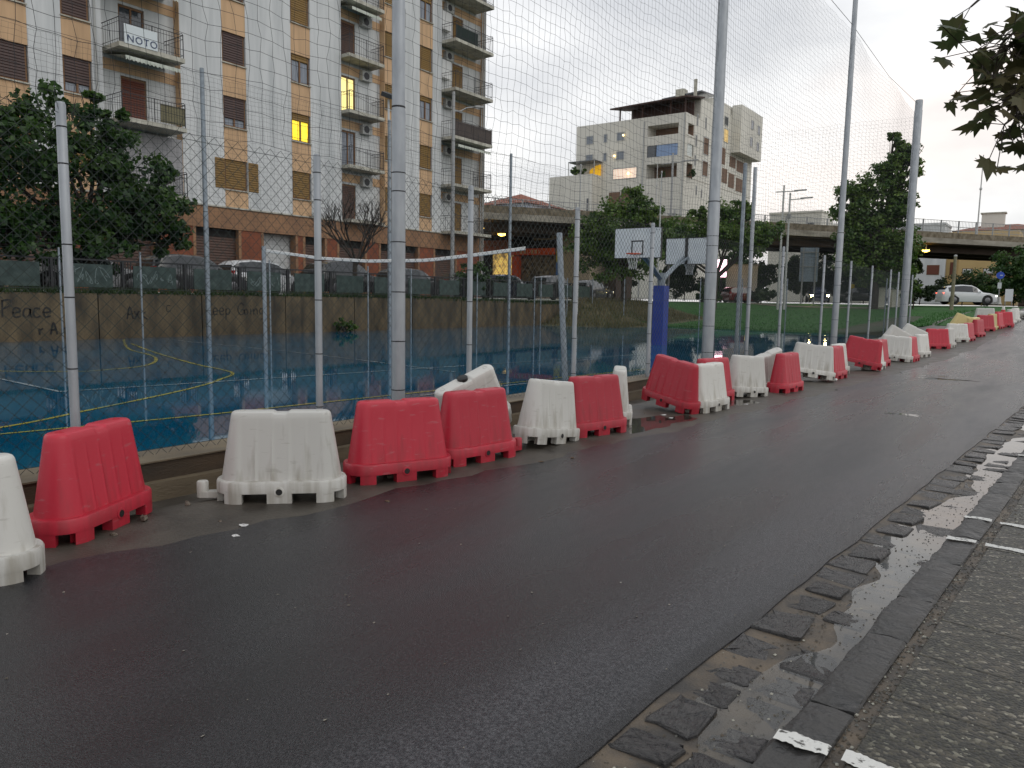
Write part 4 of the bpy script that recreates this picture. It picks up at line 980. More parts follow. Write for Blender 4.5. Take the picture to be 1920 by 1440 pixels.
def acunit(y, z, x):
    m = MB().box(x, x+.32, y, y+.78, z, z+.55); a = wb(m, 'air_conditioner', M_ac, ab)
    q = MB().lathe([(.21, 0), (.21, .012), (.05, .016)], 16, (x+.322, y+.32, z+.28), Matrix.Rotation(math.pi/2, 3, 'Y')); wb(q, 'fan_grille', M_rail, a)
BX = X0-.45
BAYS = ((17.36, 21.0, 17.5, 20.52, -33.8, 18.35, 19.55), (30.92, 34.41, 30.95, 33.75, -34.35, 31.25, 32.4), (39.62, 44.32, 39.65, 43.68, -33.8, 41.2, 42.35))
for bi, (y0, y1, ya, yb, xo, d0, d1) in enumerate(BAYS):
    m = MB()
    m.box(BX-.2, BX, y0, d0, 5.9, TOPZ); m.box(BX-.2, BX, d1, y1, 5.9, TOPZ)
    for f in FL: m.box(BX-.2, BX, d0, d1, f+2.3, f+3.1)
    wb(m, 'bay_wall', M_stw, ab)
    m = MB()
    for f in FL: m.box(BX+.004, BX+.03, y0+.01, y1-.01, f+2.42, f+2.9); m.box(BX, X0-.39, y0+.0, y0+.02, f, f+2.95); m.box(BX, X0-.013, y1-.02, y1+.012, f-.15, f+2.95)
    wb(m, 'bay_soffit', M_peach, ab)
    for k, f in enumerate(FL[:-1]):
        fl = f
        bal = wb(MB().box(BX-.1, xo, ya, yb, fl-.02, fl+.17), 'balcony', M_conc, ab)
        if k > 0 or bi == 2: railing(bal, ya+.05, yb-.05, xo-.05, fl+.17, BX)
        elif bi == 0: railing(bal, ya+.05, yb-.05, xo-.05, fl+.17, BX)
        lit = (bi == 1 and k == 2); open_ = (bi == 0 and k >= 2) or (bi == 1 and k == 1)
        dm = {0: M_shr, 1: M_gar, 2: M_sho}[bi]
        dr = wb(MB().box(BX-.14, BX-.06, d0, d0+.08, fl+.17, fl+2.3).box(BX-.14, BX-.06, d1-.08, d1, fl+.17, fl+2.3).box(BX-.14, BX-.06, d0+.08, d1-.08, fl+2.2, fl+2.3).box(BX-.14, BX-.06, (d0+d1)/2-.04, (d0+d1)/2+.04, fl+.17, fl+2.2), 'balcony_door', M_frame, ab)
        if lit or open_:
            for (a, b) in ((d0+.08, (d0+d1)/2-.04), ((d0+d1)/2+.04, d1-.08)):
                wb(MB().box(BX-.12, BX-.1, a, b, fl+.17, fl+2.2), 'door_pane', M_litp if lit else (M_glass if bi == 0 else M_curt), dr)
        else: wb(louvre(d0+.08, d1-.08, fl+.17, fl+2.2, BX-.06, .1), 'door_shutter', dm, dr)
        if k in ((2, 3, 4) if bi == 0 else (4,) if bi == 1 else (2,)): awning(bal, ya+(.3 if bi == 2 else .25), yb-.25 if bi < 2 else yb-.2, X0-.5, xo-.0, fl-.06)
        if bi == 1: acunit(32.7, fl+2.28, BX)
        if bi == 2: acunit(40.25, fl+2.25, BX)
        if bi == 2 and k in (3, 4): wb(MB().box(BX+.0, BX+.38, 39.75, 40.65, fl+1.0, fl+2.15), 'boiler', M_boil, ab)
        if bi == 2 and k == 2: wb(MB().box(xo-.085, xo-.06, ya+.06, yb-.06, fl+.2, fl+1.15), 'reed_screen', mat('reed_screen', (.07, .055, .05), .9, col2=(.12, .10, .09), vs=40), bal)
        if bi == 0 and k == 1: wb(MB().box(xo-.085, xo-.065, 19.3, yb-.06, fl+.25, fl+1.05), 'cane_screen', mat('cane_screen', (.22, .20, .12), .9, col2=(.15, .14, .08), vs=30), bal)
        if bi == 2 and k == 4: wb(MB().box(xo-.09, xo-.06, ya+.1, 42.0, fl+.2, fl+1.0), 'green_screen', mat('dark_green_net', (.015, .03, .025), .9), bal)
# grey render panel under the first-floor balcony, drainpipes at the far corner
wb(MB().box(X0-.5, X0+.01, 17.4, 20.96, 5.9, 8.85), 'grey_render_panel', mat('grey_render', (.36, .36, .37), .85, col2=(.28, .28, .29), vs=2, stretch=(1, 3, .3)), ab)
m = MB()
for yy in (43.85, 44.05, 44.2): m.tube([(X0+.05, yy, 1.7), (X0+.05, yy, TOPZ)], .045, 6)
wb(m, 'drainpipe', M_ac, ab, 40)
wb(MB().tube([(X0+.06, 17.05, 5.9), (X0+.06, 17.05, TOPZ)], .05, 8), 'drainpipe', M_ac, ab, 40)
# ground floor
OPEN = [(4, 7, 'g'), (9, 11.5, 'g'), (13.2, 15.6, 'g'), (17.2, 19.4, 'g'), (21.56, 23.95, 'g'), (25.47, 27.55, 'd'), (28.21, 29.61, 'g'), (30.69, 32.71, 'g'), (34.04, 35.6, 'g'), (35.95, 37.4, 'g'), (39.09, 41.2, 'g')]
wb(MB().box(X0-.6, X0+.03, 2, 44.3, 4.86, 5.9), 'fascia_band', M_band, ab); wb(MB().box(X0-.1, X0+.09, 2, 44.3, 5.9, 5.97), 'string_course', M_conc, ab)
prev = 2
for (a, b, t) in OPEN+[(44.3, 44.3, 'e')]:
    if a > prev:
        wb(MB().box(X0-.5, X0-.02, prev+.16, a-.16, 1.6, 4.86), 'pier_wall', M_brick, ab)
        wb(MB().box(X0-.5, X0+.0, prev, prev+.16, 1.6, 4.86), 'door_surround', M_band, ab); wb(MB().box(X0-.5, X0+.0, a-.16, a, 1.6, 4.86), 'door_surround', M_band, ab)
    if t == 'g':
        wb(louvre(a, b, 1.6, 4.45, X0-.3, .13), 'garage_shutter', M_gar, ab); wb(MB().box(X0-.45, X0-.26, a, b, 4.45, 4.86), 'shutter_box', M_dark, ab)
    if t == 'd':
        wb(MB().box(X0-4, X0-3.9, a, b, 1.6, 4.86), 'passage_back', M_dark, ab)
        wb(MB().box(X0-3.85, X0-3.8, a+.05, a+.5, 3.5, 4.5).box(X0-3.85, X0-3.8, a+.05, a+.4, 2.4, 3.2), 'courtyard_light', mat('courtyard_glow', (.72, .75, .12), .6, emit=.45), ab)
        wb(MB().box(X0-.5, X0-.45, a-.9, a, 1.6, 4.86), 'gate_wall', M_band, ab)
    prev = b
# banner on the balcony rail
bt = thing('banner', 'white balcony banner with dark blue capital lettering', 'banner', (-33.76, 17.72, 12.22))
wb(MB().box(-33.785, -33.775, 17.72, 19.2, 12.25, 13.05), 'cloth', mat('banner_white', (.62, .68, .70), .7), bt)
M_navy = mat('navy_print', (.03, .05, .12), .6)
text_mesh('NOTO', .42, M_navy, 'lettering', bt, (.0, .10, .12), (math.pi/2, 0, math.pi/2), .003, 1.16)
# street lamp in front of the block
M_lampg = mat('grey_lamp_steel', (.30, .31, .31), .5, metal=.3); M_lampw = mat('pale_lamp_steel', (.46, .47, .46), .5)
sl_ = thing('street_lamp', 'grey street lamp with curved arm before the end balconies', 'street lamp', (-27.5, 32.1, 1.6))
MB().tube([(0, 0, 0), (0, 0, 7.0), (0, 0, 10.9)], [.12, .10, .08], 10).build('pole', M_lampg, sl_, 40)
MB().tube([(0, 0, 9.9), (.15, .4, 9.95), (.25, .8, 10.2), (.4, 1.3, 10.32)], .035, 6).build('arm', M_lampg, sl_, 40)
MB().box(-.1, .1, 0, .55, -.05, .05).build('lamp_head', M_lampg, sl_, False, (.42, 1.25, 10.33), (0.1, 0, -.3))
# ---------------------------------------------------------------- cream apartment tower
M_cr = mat('cream_concrete', (.68, .665, .60), .85, col2=(.60, .585, .53), vs=.12, bump=.1, bs=8, stretch=(1, 1, .3))
M_crd = mat('cream_floor_joint', (.36, .34, .29), .9); M_bglass = mat('blue_glazing', (.16, .26, .45), .15, spec=.8); M_brn = mat('brown_soffit', (.17, .105, .07), .8); M_per = mat('dark_pergola_wood', (.055, .028, .022), .8)
wt_ = thing('cream_tower', 'stepped cream apartment tower with corner loggias and rooftop pergola', 'building', (-50, 113, 1.8))
YC = 112.6; XC = -49.8
ZL = [2.0, 20.75, 23.85, 26.95, 30.35]
# left face built as bands and piers so that loggias are real recesses
wb(MB().box(-69.3, -57.0, YC, 142.8, 2, 30.35), 'west_block', M_cr, wt_)
wb(MB().box(-56.6, XC, YC+3.2, 142.8, 2, 30.35), 'core_block', M_cr, wt_)
m = MB(); m.box(-57.0, XC, YC, YC+3.2, 2, 20.8)
for (a, b) in ((23.0, 24.1), (25.9, 27.3), (28.95, 30.35)): m.box(-57.0, XC, YC, YC+3.2, a, b)
wb(m, 'loggia_bands', M_cr, wt_)
m = MB()
for (a, b) in ((20.8, 23.0), (24.1, 25.9), (27.3, 28.95)): wb(MB().box(-57.0, -56.2, YC, YC+3.2, a, b), 'loggia_pier', M_cr, wt_); wb(MB().box(-51.0, XC, YC, YC+.9, a, b), 'corner_pier', M_cr, wt_)
m = MB()
for (a, b) in ((20.8, 23.0), (27.3, 28.95)): wb(MB().box(-56.2, XC-.1, YC+3.0, YC+3.19, a, b), 'loggia_back', M_brn, wt_)
wb(MB().box(-54.6, -51.02, YC+.10, YC+.2, 24.15, 25.88), 'loggia_glazing', M_bglass, wt_); wb(MB().box(-56.2, -54.75, YC+.10, YC+.2, 24.15, 25.88), 'loggia_glazing', M_glass, wt_)
wb(MB().box(XC-.2, XC-.1, YC+1.0, YC+2.9, 24.15, 25.88), 'loggia_glazing', mat('pale_glazing', (.5, .56, .54), .15), wt_)
def rwin(x0, x1, z0, z1, face, ma=M_glass, y=None):
    """window on the -Y face or on the +X face"""
    t = .12
    if face == 'y':
        m = MB(); m.box(x0, x0+t, YC-.06, YC+.02, z0, z1); m.box(x1-t, x1, YC-.06, YC+.02, z0, z1); m.box(x0+t, x1-t, YC-.06, YC+.02, z1-t, z1); m.box(x0+t, x1-t, YC-.06, YC+.02, z0, z0+t)
        f = wb(m, 'window', M_ac, wt_); wb(MB().box(x0+t, x1-t, YC-.03, YC-.01, z0+t, z1-t), 'pane', ma, f)
    else:
        xx = XC if y is None else y
        m = MB(); m.box(xx-.02, xx+.06, x0, x0+t, z0, z1); m.box(xx-.02, xx+.06, x1-t, x1, z0, z1); m.box(xx-.02, xx+.06, x0+t, x1-t, z1-t, z1); m.box(xx-.02, xx+.06, x0+t, x1-t, z0, z0+t)
        f = wb(m, 'window', M_ac, wt_); wb(MB().box(xx+.01, xx+.03, x0+t, x1-t, z0+t, z1-t), 'pane', ma, f)
M_sky = mat('sky_glass', (.12, .15, .19), .1, spec=.8)
for zz in (27.2, 24.2): rwin(-67.4, -66.0, zz, zz+1.4, 'y', M_sky); rwin(-64.1, -63.4, zz, zz+1.4, 'y', M_sky); rwin(-61.7, -60.2, zz, zz+1.4, 'y', M_sky)
M_pinkw = mat('lit_pink_room', (1.0, .78, .62), .4, emit=.42); M_lampy = mat('warm_bulb', (1.0, .72, .30), .4, emit=6.0)
rwin(-62.2, -57.8, 21.1, 22.9, 'y', M_pinkw)
wb(MB().box(-60.1, -57.9, YC-.9, YC-.8, 12, 19.0).box(-62.3, -60.3, YC-.9, YC-.8, 12, 19.0), 'brown_screen', M_brn, wt_)
for (x, z) in ((-59.3, 21.9), (-61.9, 24.9), (-60.4, 28.0)): wb(MB().lathe([(.0, -.16), (.13, -.09), (.16, 0), (.13, .09), (0, .16)], 10, (x, YC-.25, z)), 'wall_lamp', M_lampy, wt_, True)
wb(MB().box(-56.9, -56.7, YC-.1, YC, 2, 29.7), 'drainpipe', M_ac, wt_); wb(MB().box(-50.1, -49.95, YC-.12, YC, 2, 30.2), 'drainpipe', M_ac, wt_)
wb(MB().box(-72.6, -64.3, YC-3.0, 130, 2, 21.9), 'lower_wing', M_cr, wt_); wb(MB().box(-65.2, -64.9, YC-3.07, YC-2.98, 15.5, 18.0), 'slit_window', M_glass, wt_)
wb(MB().box(-69.2, -64.2, YC-2.6, YC-.1, 24.05, 24.2), 'terrace_canopy', M_glass, wt_); wb(MB().box(-69.2, -69.1, YC-2.6, YC-2.5, 21.9, 24.05).box(-64.3, -64.2, YC-2.6, YC-2.5, 21.9, 24.05), 'canopy_post', M_ac, wt_)
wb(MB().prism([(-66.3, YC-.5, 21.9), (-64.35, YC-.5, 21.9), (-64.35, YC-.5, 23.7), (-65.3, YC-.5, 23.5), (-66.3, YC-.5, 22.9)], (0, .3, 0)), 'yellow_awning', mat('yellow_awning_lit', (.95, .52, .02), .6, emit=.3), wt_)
# pergola
wb(MB().prism([(-62.6, YC-.9, 32.05), (XC+.4, YC-.9, 32.4), (XC+.4, YC+6, 33.6), (-62.6, YC+6, 33.2)], (0, 0, .22)), 'pergola_roof', M_per, wt_)
wb(MB().box(-60.6, XC-.1, YC+3, YC+3.2, 30.35, 32.6), 'pergola_back', M_per, wt_)
m = MB()
for x in (-61.3, -57.3, -52.5, -50.1): m.box(x-.1, x+.1, YC+.1, YC+.3, 30.35, 32.3)
wb(m, 'pergola_post', M_per, wt_)
wb(MB().box(-62, XC+.002, YC+5.4, 142.79, 30.35, 33.6), 'penthouse', M_cr, wt_); wb(MB().box(-60, XC-.15, 124, 142.7, 33.6, 35.0), 'roof_parapet', M_cr, wt_)
wb(MB().box(-55.4, -53.9, YC+8, YC+9.5, 33.6, 36.2), 'chimney', M_conc, wt_); wb(MB().tube([(-50.6, 117.5, 33.6), (-50.6, 117.5, 36.4)], .28, 10), 'flue', M_conc, wt_, 40)
wb(MB().prism([(-58, 121, 35.0), (-51, 121, 35.4), (-51, 127, 35.9), (-58, 127, 35.5)], (0, 0, .2)), 'solar_panel', M_glass, wt_)
# right face
for (a, b, z0, z1, ma) in ((116.6, 117.2, 29.1, 30.9, M_glass), (120.0, 120.6, 29.2, 31, M_glass), (116.4, 117.0, 25.9, 27.7, M_glass), (116.3, 116.9, 22.9, 24.6, M_glass), (119.7, 121.9, 25.2, 28.0, M_brn), (119.6, 121.9, 21.8, 24.3, M_brn),
                           (128.2, 130.3, 28.6, 30.9, mat('amber_window', (.75, .52, .20), .3, emit=.35)), (128.2, 130.0, 31.4, 32.9, M_glass), (117.3, 117.9, 18.5, 20, M_glass), (119.5, 120, 18.3, 19.7, M_glass), (125, 127, 18.5, 20.2, M_brn)):
    rwin(a, b, z0, z1, 'x', ma)
for (a, b, z0, z1) in ((127.3, 129.3, 24.9, 27.6), (128.2, 130.6, 21.9, 24.3), (131.3, 134.0, 21.5, 23.9), (135, 138.2, 21.3, 23.6), (131.5, 134.3, 25, 26.8), (135, 139, 24.7, 26.6)): wb(MB().box(XC-.01, XC+.05, a, b, z0, z1), 'loggia_recess', M_brn, wt_)
wb(MB().box(XC, XC+1.7, 131.6, 142.6, 27.3, 35.2), 'projecting_bay', M_cr, wt_)
for (a, z) in ((136.5, 32.0), (140.0, 31.7), (136.3, 29.1), (139.8, 28.8)): rwin(a, a+1.3, z, z+1.6, 'x', M_sky, XC+1.7)
m = MB()
for zz in (20.75, 23.85, 26.95): m.box(XC, XC+.03, 112.7, 142.7, zz, zz+.1)
wb(m, 'floor_joint', M_crd, wt_)  # floor lines drawn as thin strips of darker cream
# ---------------------------------------------------------------- overpass
ov = thing('overpass', 'concrete road overpass with railing crossing behind the court and lawn', 'bridge', (-39.0, 49.6, 0), math.atan2(.823, .567))
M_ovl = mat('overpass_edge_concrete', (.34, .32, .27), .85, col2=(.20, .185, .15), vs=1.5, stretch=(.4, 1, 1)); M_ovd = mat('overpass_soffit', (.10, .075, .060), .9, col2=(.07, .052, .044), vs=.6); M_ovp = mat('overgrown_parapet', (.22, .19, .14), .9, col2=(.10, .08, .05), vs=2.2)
LA, LB = -5.5, 150
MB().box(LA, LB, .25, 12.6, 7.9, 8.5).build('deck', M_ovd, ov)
MB().box(LA, LB, -.12, .3, 7.98, 8.5).build('edge_beam', M_ovl, ov); MB().box(LA, LB, 12.6, 13.0, 7.98, 8.5).build('edge_beam', M_ovl, ov)
MB().box(LA, LB, .02, .25, 8.5, 9.1).build('parapet', M_ovp, ov); MB().box(LA, LB, 12.65, 12.9, 8.5, 9.1).build('parapet', M_ovp, ov)
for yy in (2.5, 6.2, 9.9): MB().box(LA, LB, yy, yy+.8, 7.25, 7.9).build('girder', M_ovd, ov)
k = 0; x = -4.0
while x < 90:
    hh = 10.35 if x > 44 else 9.75
    MB().box(x, x+.10, .08, .18, 9.1, hh).build('railing_post', M_lampg, ov); x += 2.4
m = MB(); m.box(LA, 90, .10, .15, 9.68, 9.74); m.box(LA, 90, .10, .15, 9.3, 9.34); m.box(44, 90, .10, .15, 10.28, 10.33)
m.build('rail', M_lampg, ov)
m = MB(); x = LA
while x < 90: m.box(x, x+.022, .11, .135, 9.12, 9.68 if x < 44 else 10.28); x += .20
m.build('railing_bars', M_lampg, ov)
MB().box(62, 90, .6, .7, 9.15, 9.55).build('guard_rail', M_lampg, ov)
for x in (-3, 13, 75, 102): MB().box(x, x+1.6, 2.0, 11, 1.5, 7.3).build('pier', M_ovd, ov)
M_sod = mat('sodium_lamp', (1.0, .62, .10), .4, emit=9.0)
def under(wx, wy):
    d = Vector((wx+39, wy-49.6)); return (d.x*.567+d.y*.823, -d.x*.823+d.y*.567)
for (wx, wy) in ((-37.2, 48.0), (-41.3, 54.9), (-27.7, 78.7), (-23.4, 70.4), (-12.3, 89.0)):
    a, b = under(wx, wy); b = min(12, max(.6, b))
    lp_ = MB().lathe([(.36, 0), (.32, -.12), (.12, -.20)], 14, (a, b, 7.28)).build('soffit_lamp', M_sod, ov, 40); MB().tube([(a, b, 7.28), (a, b, 7.9)], .04, 6).build('lamp_stem', M_lampg, lp_)
# ---------------------------------------------------------------- shops under the overpass
sh = thing('shop_row', 'low beige shop row with orange signs and lit windows under the overpass', 'building', (-42, 60, 1.6))
M_beige = mat('beige_render', (.50, .42, .30), .85, col2=(.42, .36, .26), vs=.8); M_sign = mat('orange_sign', (.42, .10, .022), .6, col2=(.34, .09, .02), vs=2); M_signr = mat('red_orange_sign', (.48, .07, .018), .6, emit=.06); M_shopl = mat('lit_shop_window', (1.0, .66, .16), .5, col2=(.20, .13, .05), vs=2.2)
wb(MB().box(-41.4, -35.2, 60, 66, 1.6, 7.75), 'wall', M_beige, sh); wb(MB().box(-50, -41.4, 60.6, 66, 1.6, 7.75), 'wall', M_dark, sh)
wb(MB().box(-43.7, -38.4, 59.2, 60, 6.25, 7.0), 'canopy', M_dark, sh)
sg = wb(MB().box(-47.6, -43.9, 59.9, 60.2, 6.15, 7.2), 'sign_board', M_sign, sh); s2 = wb(MB().box(-43.6, -38.4, 59.1, 59.2, 5.65, 6.25), 'sign_board', M_signr, sh)
M_slet = mat('pale_sign_lettering', (.62, .42, .24), .6)
m = MB()
for k in range(7): m.box(-42.7+k*.42, -42.45+k*.42, 59.08, 59.1, 5.78, 6.12) if k % 3 else m.box(-42.7+k*.42, -42.62+k*.42, 59.08, 59.1, 5.78, 6.12)
wb(m, 'lettering', M_slet, s2)
m = MB()
for k in range(8): m.box(-47.3+k*.42, -47.1+k*.42, 59.88, 59.9, 6.62, 6.95)
wb(m, 'lettering', mat('faded_sign_lettering', (.40, .20, .10), .7), sg)
p_ = M_shopl.node_tree.nodes['Principled BSDF']; rp = [n for n in M_shopl.node_tree.nodes if n.type == 'VALTORGB'][0]; M_shopl.node_tree.links.new(rp.outputs[0], p_.inputs['Emission Color']); p_.inputs['Emission Strength'].default_value = .6
wb(MB().box(-46.4, -44.0, 60.3, 60.5, 3.6, 5.95), 'shop_window', M_shopl, sh)
M_shopd = mat('dim_shop_window', (.35, .30, .20), .4, col2=(.04, .035, .03), vs=2.5, emit=.0)
wb(MB().box(-42.7, -38.5, 59.95, 59.98, 3.2, 5.6), 'shop_window', M_shopd, sh); wb(MB().box(-43.5, -42.75, 59.5, 59.98, 2, 5.6), 'red_panel', M_signr, sh)
wb(MB().box(-38.35, -38.05, 59.3, 59.9, 3.4, 6.0), 'poster_column', mat('blue_yellow_poster', (.10, .22, .50), .5, col2=(.60, .50, .05), vs=1.0, lo=.48, hi=.52), sh)
# houses beyond the overpass
M_tile = mat('red_roof_tiles', (.26, .085, .045), .8, col2=(.18, .06, .035), vs=3); M_hblue = mat('blue_white_house', (.42, .50, .62), .8, col2=(.55, .58, .62), vs=.5)
def hip(p, x0, x1, y0, y1, z, h, ma=M_tile, ov_=.5):
    x0 -= ov_; x1 += ov_; y0 -= ov_; y1 += ov_; yc = (y0+y1)/2; d = min((x1-x0)/2-.1, (y1-y0)/2)
    m = MB(); m.add([(x0, y0, z), (x1, y0, z), (x1, y1, z), (x0, y1, z), (x0+d, yc, z+h), (x1-d, yc, z+h)], [(0, 1, 5, 4), (1, 2, 5), (2, 3, 4, 5), (3, 0, 4), (3, 2, 1, 0)])
    return wb(m, 'roof', ma, p)
def house(name, label, x0, x1, y0, y1, z0, z1, wall, roof=None, wins=(), cat='house', parapet=False):
    h = thing(name, label, cat, ((x0+x1)/2, y0, z0))
    wb(MB().box(x0, x1, y0, y1, z0, z1), 'wall', wall, h)
    if roof: hip(h, x0, x1, y0, y1, z1, roof)
    if parapet: wb(MB().box(x0-.15, x1+.15, y0-.15, y1+.15, z1, z1+.35), 'parapet', wall, h)
    for (a, b, c, d, ma) in wins:
        f = wb(MB().box(a, b, y0-.06, y0+.05, c, d), 'window', M_ac, h); wb(MB().box(a+.12, b-.12, y0-.08, y0-.065, c+.12, d-.12), 'pane', ma, f)
    return h
house('blue_white_house', 'blue and white house with red hipped roof above the overpass', -61, -53.6, 76, 84, 1.8, 13.0, M_hblue, 1.7, ((-57.2, -55.9, 10.4, 12, M_bglass), (-59.6, -58.2, 10.4, 12, M_bglass)))
house('red_roofed_house', 'low house with a broad red tiled roof behind the overpass rail', -55, -46.5, 79, 87, 1.8, 10.9, M_stw, 1.9)
house('cream_roof_house', 'cream flat-roofed house seen over the overpass beyond the lamp poles', -50.5, -40.5, 157, 166, 1.8, 19.3, M_cr, None, ((-47, -44.8, 15.8, 17.4, M_glass), (-43.3, -41.8, 15.8, 17.4, M_glass)), 'house', True)
house('stepped_cream_house', 'low stepped wing of a cream house over the overpass rail', -40.3, -33, 160, 168, 1.8, 16.8, M_cr, None, (), 'house', True)
house('grey_roofed_house', 'pale house with grey sloping roof over the overpass beside the corner pole', -27, -18.2, 148, 156, 1.8, 15.2, M_stw, None, (), 'house', True)
house('sand_house', 'sand-coloured house with rooftop water tank above the overpass', -17.5, -4, 155, 164, 1.8, 14.6, M_beige, 1.3, ((-13, -11.6, 12.4, 13.8, M_glass),))
tk = thing('roof_tank', 'pale box-shaped tank room on the sand-coloured house', 'roof structure', (-12.2, 158, 15.5)); wb(MB().box(-13.8, -10.4, 157, 159, 14.2, 17.6), 'tank_room', M_cr, tk); wb(MB().box(-14.0, -10.2, 156.8, 159.2, 17.6, 17.8), 'roof_slab', M_conc, tk)
M_yel = mat('yellow_render', (.58, .42, .19), .85, col2=(.52, .37, .17), vs=.3)
yb_ = thing('yellow_block', 'white and yellow apartment block seen beneath the overpass', 'building', (-12, 125, 1.8))
wb(MB().box(-21, -14.9, 124.6, 134, 1.8, 12), 'white_wall', M_stw, yb_); wb(MB().box(-14.9, -13.3, 125.4, 134, 1.8, 12), 'recess_wall', M_yel, yb_); wb(MB().box(-13.3, -6.4, 125, 134, 1.8, 12), 'yellow_wall', M_yel, yb_); wb(MB().box(-11.2, -11.05, 124.95, 125, 1.8, 12), 'pilaster', M_yel, yb_)
for (a, b, c, d, y_, ma) in ((-17.2, -15.6, 6.0, 7.4, 124.55, M_shr), (-14.4, -13.7, 6.0, 7.8, 125.35, M_shr), (-12.8, -11.5, 5.9, 6.9, 124.95, M_boil), (-10.3, -9.0, 5.9, 6.9, 124.95, M_boil), (-8.3, -7.2, 6.0, 7.8, 124.95, M_shr), (-10.2, -9.1, 3.2, 4.4, 124.95, M_boil), (-8.3, -7.2, 9.0, 10.8, 124.95, M_shr), (-14.4, -13.7, 3, 4.6, 125.35, M_shr)):
    f = wb(MB().box(a, b, y_, y_+.04, c, d), 'window', M_frame, yb_); wb(louvre(0, 1, 0, 1, 0) if False else MB().box(a+.08, b-.08, y_-.03, y_, c+.3 if ma is M_boil else c+.08, d-.08), 'shutter', ma, f)
# ================================================================ RAILING, CARS, STREET THINGS
rl = thing('street_railing', 'dark iron railing with green panels along the raised street', 'railing', (-25.45, 0, 1.6))
M_pan = mat('green_tinted_panel', (.012, .032, .030), .4, col2=(.045, .075, .068), vs=4, spec=.5, detail=8)
y = 2.0; i = 0
rg = random.Random(3); BAR = MB().box(-.012, .012, 0, .022, .06, .97).mesh('bar', M_rail)
while y < 43:
    MB().box(-.04, .04, y-.04, y+.04, 0, 1.02).build('post', M_rail, rl); MB().box(-.02, .02, y+.34, y+1.86, .12, .86).build('panel', M_pan, rl)
    if i in (1, 4, 5, 7): # scribbles sprayed on panels
        m = MB()
        yy_ = y+.42
        for q in range(5):
            m.tube(spline([(.024, yy_+rg.uniform(-.05, .3), rg.uniform(.25, .75)) for _ in range(5)], 4), .012, 3)
            yy_ += .27
        for k_, v in enumerate(m.v): m.v[k_] = (min(.026, max(.021, v[0])), v[1], v[2])
        m.build('scribble', mat('pale_spray_paint', (.16, .21, .21), .6), rl)
    for k in (.08, .17, .26, 1.94, 2.03, 2.12): link('bar', BAR, rl, (0, y+k, 0))
    y += 2.2; i += 1
MB().box(-.03, .03, 2, 43, .97, 1.02).build('top_rail', M_rail, rl); MB().box(-.02, .02, 2, 43, .05, .09).build('bottom_rail', M_rail, rl)

